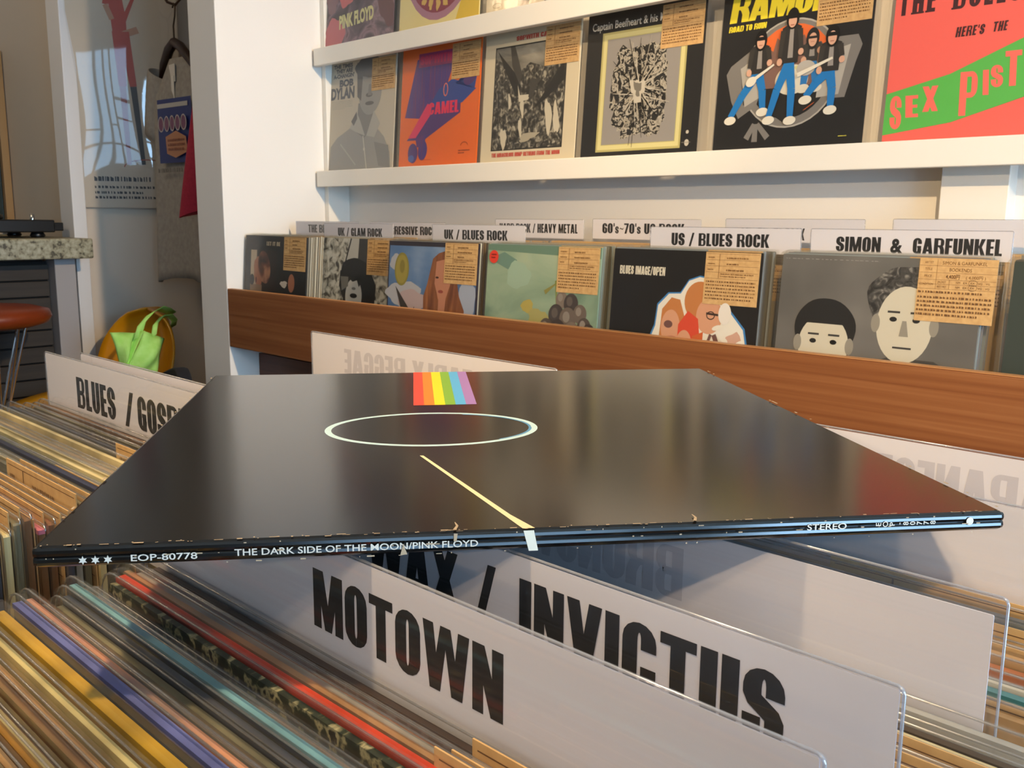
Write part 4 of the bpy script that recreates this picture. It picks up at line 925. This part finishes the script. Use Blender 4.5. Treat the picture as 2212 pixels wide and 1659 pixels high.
# wall hook, hanger, t-shirt
XH = -3.27
hk = at_x(XH, 372, 10)
mb = MB(); mb.tube([hk+Vector((-.05, .02, .07)), hk+Vector((0, .02, .06)), hk+Vector((.01, .035, .03)), hk+Vector((.0, .01, -.0)), hk+Vector((0, -.018, .006)), hk+Vector((0, -.03, .024))], .005, mat('#5a4030', .5))
tag(mb.build('wall_hook'), 'brown curled wall hook above the hanging grey shirt', 'hook')
g = empty('coat_hanger', hk+Vector((0, 0, -.01)), math.radians(-4)); tag(g, 'dark wooden clothes hanger on the wall hook, holding the grey shirt', 'hanger')
mb = MB(); mb.tube([(.0, 0, 0), (.012, 0, .012), (.022, 0, .0), (.016, 0, -.03), (.0, 0, -.06), (0, 0, -.115)], .003, mat('#4a3a2c', .4, .6)); mb.build('hook', g)
mb = MB(); HB = mat('#2a1712', .4)
for s in (-1, 1):
    mb.tube([(0, 0, -.115), (s*.05, 0, -.135), (s*.11, .004, -.18), (s*.155, .012, -.225)], [.016, .017, .016, .012], HB)
mb.build('arm', g)
mb = MB(); mb.box((-.03, -.012, -.25), (.02, -.010, -.19), mat('#d9d5cd')); mb.box((-.012, -.014, -.34), (.012, -.013, -.23), mat('#e2dfd8')); mb.build('paper_tag', g)
mb = MB(); TG = noise_mat('grey_jersey', [(.3, '#96918a'), (.7, '#a8a39b')], (60, 60, 60), 4, .9)
rings_ = []
NS = 56
for j in range(25):
    t = j/24; z = -.235-.62*(1-t) if t < 1 else -.14
    z = -.94+(.78)*t
    if t < .84: wd = .205+.015*(1-t); dp = .055+.02*(1-t)
    else:
        q = (t-.84)/.16; wd = .205-(.205-.085)*q; dp = .055-.005*q
    r_ = []
    for i in range(NS):
        an = 2*PI*i/NS; fold = 1+(.16*(1-t)+.03)*math.sin(an*5+1.3*math.sin(t*3))+.07*(1-t)*math.sin(an*11+2)
        r_.append((wd*math.copysign(abs(math.cos(an))**.8, math.cos(an)), dp*fold*math.copysign(abs(math.sin(an))**.8, math.sin(an)), z+.012*math.sin(an*3)*(1-t)))
    rings_.append(r_)
mb.rings(rings_, TG, cap=False)
sh = mb.build('t_shirt', solid=.003); sh.location = hk+Vector((.02, .045, -.02)); sh.rotation_euler = (0, 0, math.radians(6))
tag(sh, 'grey t-shirt with a blue printed pack on its front, hanging on the wall', 't-shirt')
for s in (-1, 1):
    rr = []; mb = MB()
    for j in range(7):
        q = j/6; c = Vector((s*(.165+.05*q), 0, -.20-.22*q)); rr.append([(c.x+.07*(1-.15*q)*math.cos(2*PI*i/20)*.9, c.y+.05*math.sin(2*PI*i/20), c.z+.03*s*math.cos(2*PI*i/20)) for i in range(20)])
    mb.rings(rr, TG, cap=False); mb.build('sleeve', sh, solid=.003)
mb = MB(); a = Art(); a.rect(-.10, -.02, .12, .20, M_('#1f2f74')); a.rect(-.10, .17, .10, .185, M_('#b9b7b4'))
for k in range(5): a.ell(-.08+.04*k, .115, .017, .026, M_('#7a4a6a')); a.ring(-.08+.04*k, .115, .018, .027, .004, M_('#c0b8b8'))
a.poly([(-.045,.07),(.03,.088),(.092,.066),(.098,.015),(.02,-.004),(-.04,.012)], M_('#b9805a')); a.scribble(-.03,.018,.085,.065,3,M_('#8a4a30'),6,.6)
a.scribble(-.10, -.055, .09, -.035, 1, M_('#5b5753'), 8, .8)
a.clip_bake(mb, lambda u, v, e: (u, -.079-.004*math.sin(u*20)-e, v-.50), .0006)
mb.build('printed_design', sh)

# red tote bag hanging beside the shirt
tp = at_x(-2.95, 480, 190)
mb = MB(); RD = noise_mat('red_canvas', [(.3, '#a3203e'), (.7, '#b52845')], (90, 90, 90), 3, .8)
rr = []
for j in range(9):
    q = j/8; rr.append([(( .10+.07*(1-q))*math.copysign(abs(math.cos(2*PI*i/28))**.5, math.cos(2*PI*i/28)), (.018+.022*math.sin(PI*min(1, q+.15)))*math.sin(2*PI*i/28), -.42+.36*q+.035*(1-q)*math.cos(2*PI*i/28)) for i in range(28)])
mb.rings(rr, RD, cap=True)
a = Art(); a.scribble(-.05, -.24, .08, -.21, 1, M_('#d9b8b8'), 3, .8); a.scribble(-.06, -.30, .08, -.26, 1, M_('#d9b8b8'), 4, .8)
a.clip_bake(mb, lambda u, v, e: (u, -.044-e, v), .0005)
rb = mb.build('tote_bag'); rb.location = tp+Vector((0, 0, .03)); rb.rotation_euler = (0, 0, math.radians(40)); tag(rb, 'crimson red tote bag half hidden by the white partition edge', 'bag')
mb = MB()
for yy in (-.012, .012): mb.ribbon([(-.05, yy, -.06), (-.04, yy, .06), (0, yy*.5, .14), (.04, yy, .06), (.05, yy, -.06)], .02, RD, (1, 0, .2))
mb.build('handle', rb, solid=.002)

# yellow shell chair, facing the counter
YEL = mat('#c98d10', .28, coat=.3)
g = empty('shell_chair', (-3.19, 1.285, 0), math.radians(14)); tag(g, 'yellow plastic shell chair with a green bag over its back', 'chair')
mb = MB(); N, M3 = 20, 16; vs = []
for j in range(M3+1):
    q = j/M3; z = .56+.32*q
    hw = .205*(1-.1*q)*(math.sqrt(max(0, 1-((q-.5)/.5)**2)) if q > .5 else 1)
    hw = max(hw, .012)
    for i in range(N+1):
        s_ = -1+2*i/N; vs.append((hw*s_, .17+.075*q-.10*s_*s_*(1-.3*q), z))
mb.add(vs, [(j*(N+1)+i, j*(N+1)+i+1, (j+1)*(N+1)+i+1, (j+1)*(N+1)+i) for j in range(M3) for i in range(N)], YEL, None, True)
mb.build('backrest', g, solid=.008)
mb = MB(); vs = []
for j in range(13):
    q = j/12; y = -.25+.43*q
    for i in range(N+1):
        s_ = -1+2*i/N; hw = .215*(.90+.1*math.sin(PI*min(1, q*1.4)))
        vs.append((hw*s_, y, .575-.02*(1-s_*s_)-.03*(1-q)**3+.03*s_**4))
mb.add(vs, [(j*(N+1)+i, j*(N+1)+i+1, (j+1)*(N+1)+i+1, (j+1)*(N+1)+i) for j in range(12) for i in range(N)], YEL, None, True)
mb.build('seat', g, solid=.008)
for sx in (-1, 1):
    for sy in (-1, 1):
        mb = MB(); mb.tube([(sx*.15, sy*.12, .540), (sx*.19, sy*.20, .004)], .009, CHROME); mb.build('leg', g)
# light green tote slung over the chair back
GRN = noise_mat('lime_cloth', [(.3, '#a2de66'), (.7, '#b6ea80')], (40, 40, 40), 3, .7)
XB = -3.03
def PX(x, y, dx=0.0): return at_x(XB+dx, x, y)
gb = MB()
def sheet(c, n, mater, bul):
    """soft panel between four corners c (tl, tr, br, bl)"""
    vs = []
    for j in range(n+1):
        for i in range(n+1):
            s, t = i/n, j/n
            p = (c[0]*(1-s)+c[1]*s)*(1-t)+(c[3]*(1-s)+c[2]*s)*t
            p = p+Vector((bul*math.sin(PI*s)*math.sin(PI*t)+.006*math.sin(9*s+5*t), 0, 0)); vs.append(p)
    gb.add(vs, [(j*(n+1)+i, j*(n+1)+i+1, (j+1)*(n+1)+i+1, (j+1)*(n+1)+i) for j in range(n) for i in range(n)], mater, None, True)
sheet([PX(310, 715, .05), PX(354, 731, .05), PX(338, 805, .06), PX(272, 805, .06)], 10, GRN, .03)
sheet([PX(237, 718), PX(290, 719, .02), PX(275, 800, .05), PX(262, 790, .03)], 10, GRN, .03)
sheet([PX(290, 719, .02), PX(312, 714, .05), PX(274, 806, .06), PX(268, 800, .05)], 8, GRN, -.02)
bag = gb.build('tote_bag', solid=.003); tag(bag, 'lime green cloth tote bag slung over the yellow shell chair', 'bag')
mb = MB()
mb.ribbon([PX(297, 730, .04), PX(306, 700, .03), PX(325, 678, .02), PX(346, 666, .0), PX(362, 671, -.05), PX(372, 678, -.09)], .032, GRN, (0, 1, .45))
mb.ribbon([PX(332, 726, .05), PX(336, 700, .04), PX(350, 684, .01), PX(368, 682, -.03), PX(377, 692, -.06), PX(374, 705, -.09)], .022, GRN, (0, 1, .45))
mb.build('strap', bag, solid=.003)

# navy padded chair beyond the bin
g = empty('padded_chair', (-2.715, 1.075, 0), math.radians(-4)); tag(g, 'dark navy padded chair back just beyond the left divider cards', 'chair')
NV = mat('#11131f', .8)
mb = MB(); N = 20; vs = []
for j in range(13):
    q = j/12
    for i in range(N+1):
        s = -1+2*i/N; vs.append((.245*s, .20-.05*s*s, .42+(.35-.07*abs(s-.6)**1.6)*q))
mb.add(vs, [(j*(N+1)+i, j*(N+1)+i+1, (j+1)*(N+1)+i+1, (j+1)*(N+1)+i) for j in range(12) for i in range(N)], NV, None, True); mb.build('backrest', g, solid=.04, bevel=.008)
mb = MB(); mb.box((-.24, -.22, .38), (.24, .17, .44), NV); mb.build('seat', g, bevel=.02)
for sx in (-1, 1):
    for sy in (-1, 1):
        mb = MB(); mb.tube([(sx*.2, sy*.17-.02, .378), (sx*.21, sy*.2-.02, .003)], .012, mat('#1c1c1e', .4)); mb.build('leg', g)

# counter with its speckled worktop
ct = empty('bar_counter', (-3.9, .85, 0)); tag(ct, 'bar counter clad in dark boards under a pale speckled worktop', 'counter')
SPK = noise_mat('speckled_stone', [(.36, '#4f4a3a'), (.44, '#8f8970'), (.55, '#a8a288'), (.7, '#b9b49c')], (70, 70, 70), 8, .4)
def cpart(name, a, b, m, bev=.003):
    mb = MB(); mb.box((a[0]+3.9, a[1]-.85, a[2]), (b[0]+3.9, b[1]-.85, b[2]), m); return mb.build(name, ct, bevel=bev)
cpart('worktop', (-4.36, -.4, 1.052), (-3.42, 1.366, 1.122), SPK, .006)
DKB = noise_mat('dark_boards', [(.3, '#2b241d'), (.7, '#382f26')], (4, 4, 60), 4, .6)
mb = MB()
for k in range(17): mb.box((.33, -1.25, .03+.059*k), (.345, .405, .03+.059*k+.054), DKB)
mb.box((.315, -1.25, .03), (.33, .405, 1.04), mat('#120e0b', .8)); mb.build('cladding', ct, bevel=.002)
cpart('end_panel', (-3.585, 1.258, .03), (-3.50, 1.330, 1.05), mat('#a7a2a0', .6)); cpart('carcass', (-4.30, -.38, .03), (-3.59, 1.250, 1.05), mat('#3a2e24', .7))
# turntable
tt = empty('turntable', (-3.74, 1.06, 1.1235)); tag(tt, 'black record turntable with a chrome tonearm on the speckled worktop', 'turntable')
BK = mat('#0d0d0f', .35)
mb = MB(); mb.box((-.17, -.26, .018), (.17, .235, .062), BK); mb.build('plinth', tt, bevel=.004)
mb = MB(); mb.lathe([(.155, 0), (.16, .004), (.16, .016), (.15, .020), (.001, .020)], (.0, -.05, .0625), BK); mb.build('platter', tt)
for sx in (-1, 1):
    for sy in (-1, 1):
        mb = MB(); mb.lathe([(.022, 0), (.026, .006), (.02, .0175)], (sx*.12, sy*.2-.01, 0), BK, 20); mb.build('foot', tt)
mb = MB(); mb.tube([(.11, -.20, .075), (.11, -.20, .098), (.11, .0, .098), (.11, .03, .094), (.11, .03, .070)], .004, CHROME); mb.build('tonearm', tt)
mb = MB(); mb.box((.08, -.135, .092), (.14, -.055, .135), mat('#1a1716', .5)); mb.build('counterweight', tt, bevel=.003)
mb = MB(); mb.box((.02, .24, .022), (.10, .29, .052), BK); mb.build('dust_cover_hinge', tt, bevel=.003)
mb = MB(); mb.lathe([(.008, 0), (.008, .02), (.001, .02)], (.155, .165, .0625), CHROME, 16); mb.build('knob', tt)

# bar stool with an orange seat
st = empty('bar_stool', (-3.30, .955, 0)); tag(st, 'bar stool with a round orange padded seat on thin chrome rods', 'stool')
SO = noise_mat('orange_vinyl', [(.3, '#7a2f12'), (.7, '#8c3a18')], (12, 12, 12), 3, .35)
mb = MB(); mb.lathe([(.02, .0), (.15, .0), (.188, .012), (.20, .032), (.192, .052), (.15, .064), (.02, .068), (.001, .068)], (0, 0, .848), SO, 48); mb.build('seat', st)
for k in range(10):
    t = 2*PI*k/10; mb = MB(); mb.tube([(.12*math.cos(t), .12*math.sin(t), .847), (.035*math.cos(t+.5), .035*math.sin(t+.5), .50), (.17*math.cos(t+1.0), .17*math.sin(t+1.0), .012)], .0048, CHROME, 10); mb.build('rod', st)
mb = MB(); mb.tube([(.043*math.cos(2*PI*i/24), .043*math.sin(2*PI*i/24), .50) for i in range(25)], .004, CHROME); mb.build('ring', st)
mb = MB(); mb.tube([(.172*math.cos(2*PI*i/40), .172*math.sin(2*PI*i/40), .008) for i in range(41)], .006, CHROME); mb.build('base_ring', st)

# framed dark glass cabinet at the far left edge
cb = empty('wall_cabinet', (-4.38, 1.2, 1.13)); tag(cb, 'wood framed dark glass cabinet at the left edge of the photo, above the turntable', 'cabinet')
mb = MB(); mb.box((-.05, -.5, .02), (.0, .185, .72), mat('#26322f', .25)); mb.build('glass_door', cb)
mb = MB(); FW = mat('#9a7646', .5)
mb.box((.001, .186, 0), (.03, .216, .74), FW); mb.box((.001, -.5, .721), (.03, .186, .745), FW); mb.build('frame', cb, bevel=.002)
mb = MB(); mb.box((.002, -.1, .30), (.05, .13, .36), BK); mb.build('handle', cb, bevel=.004)
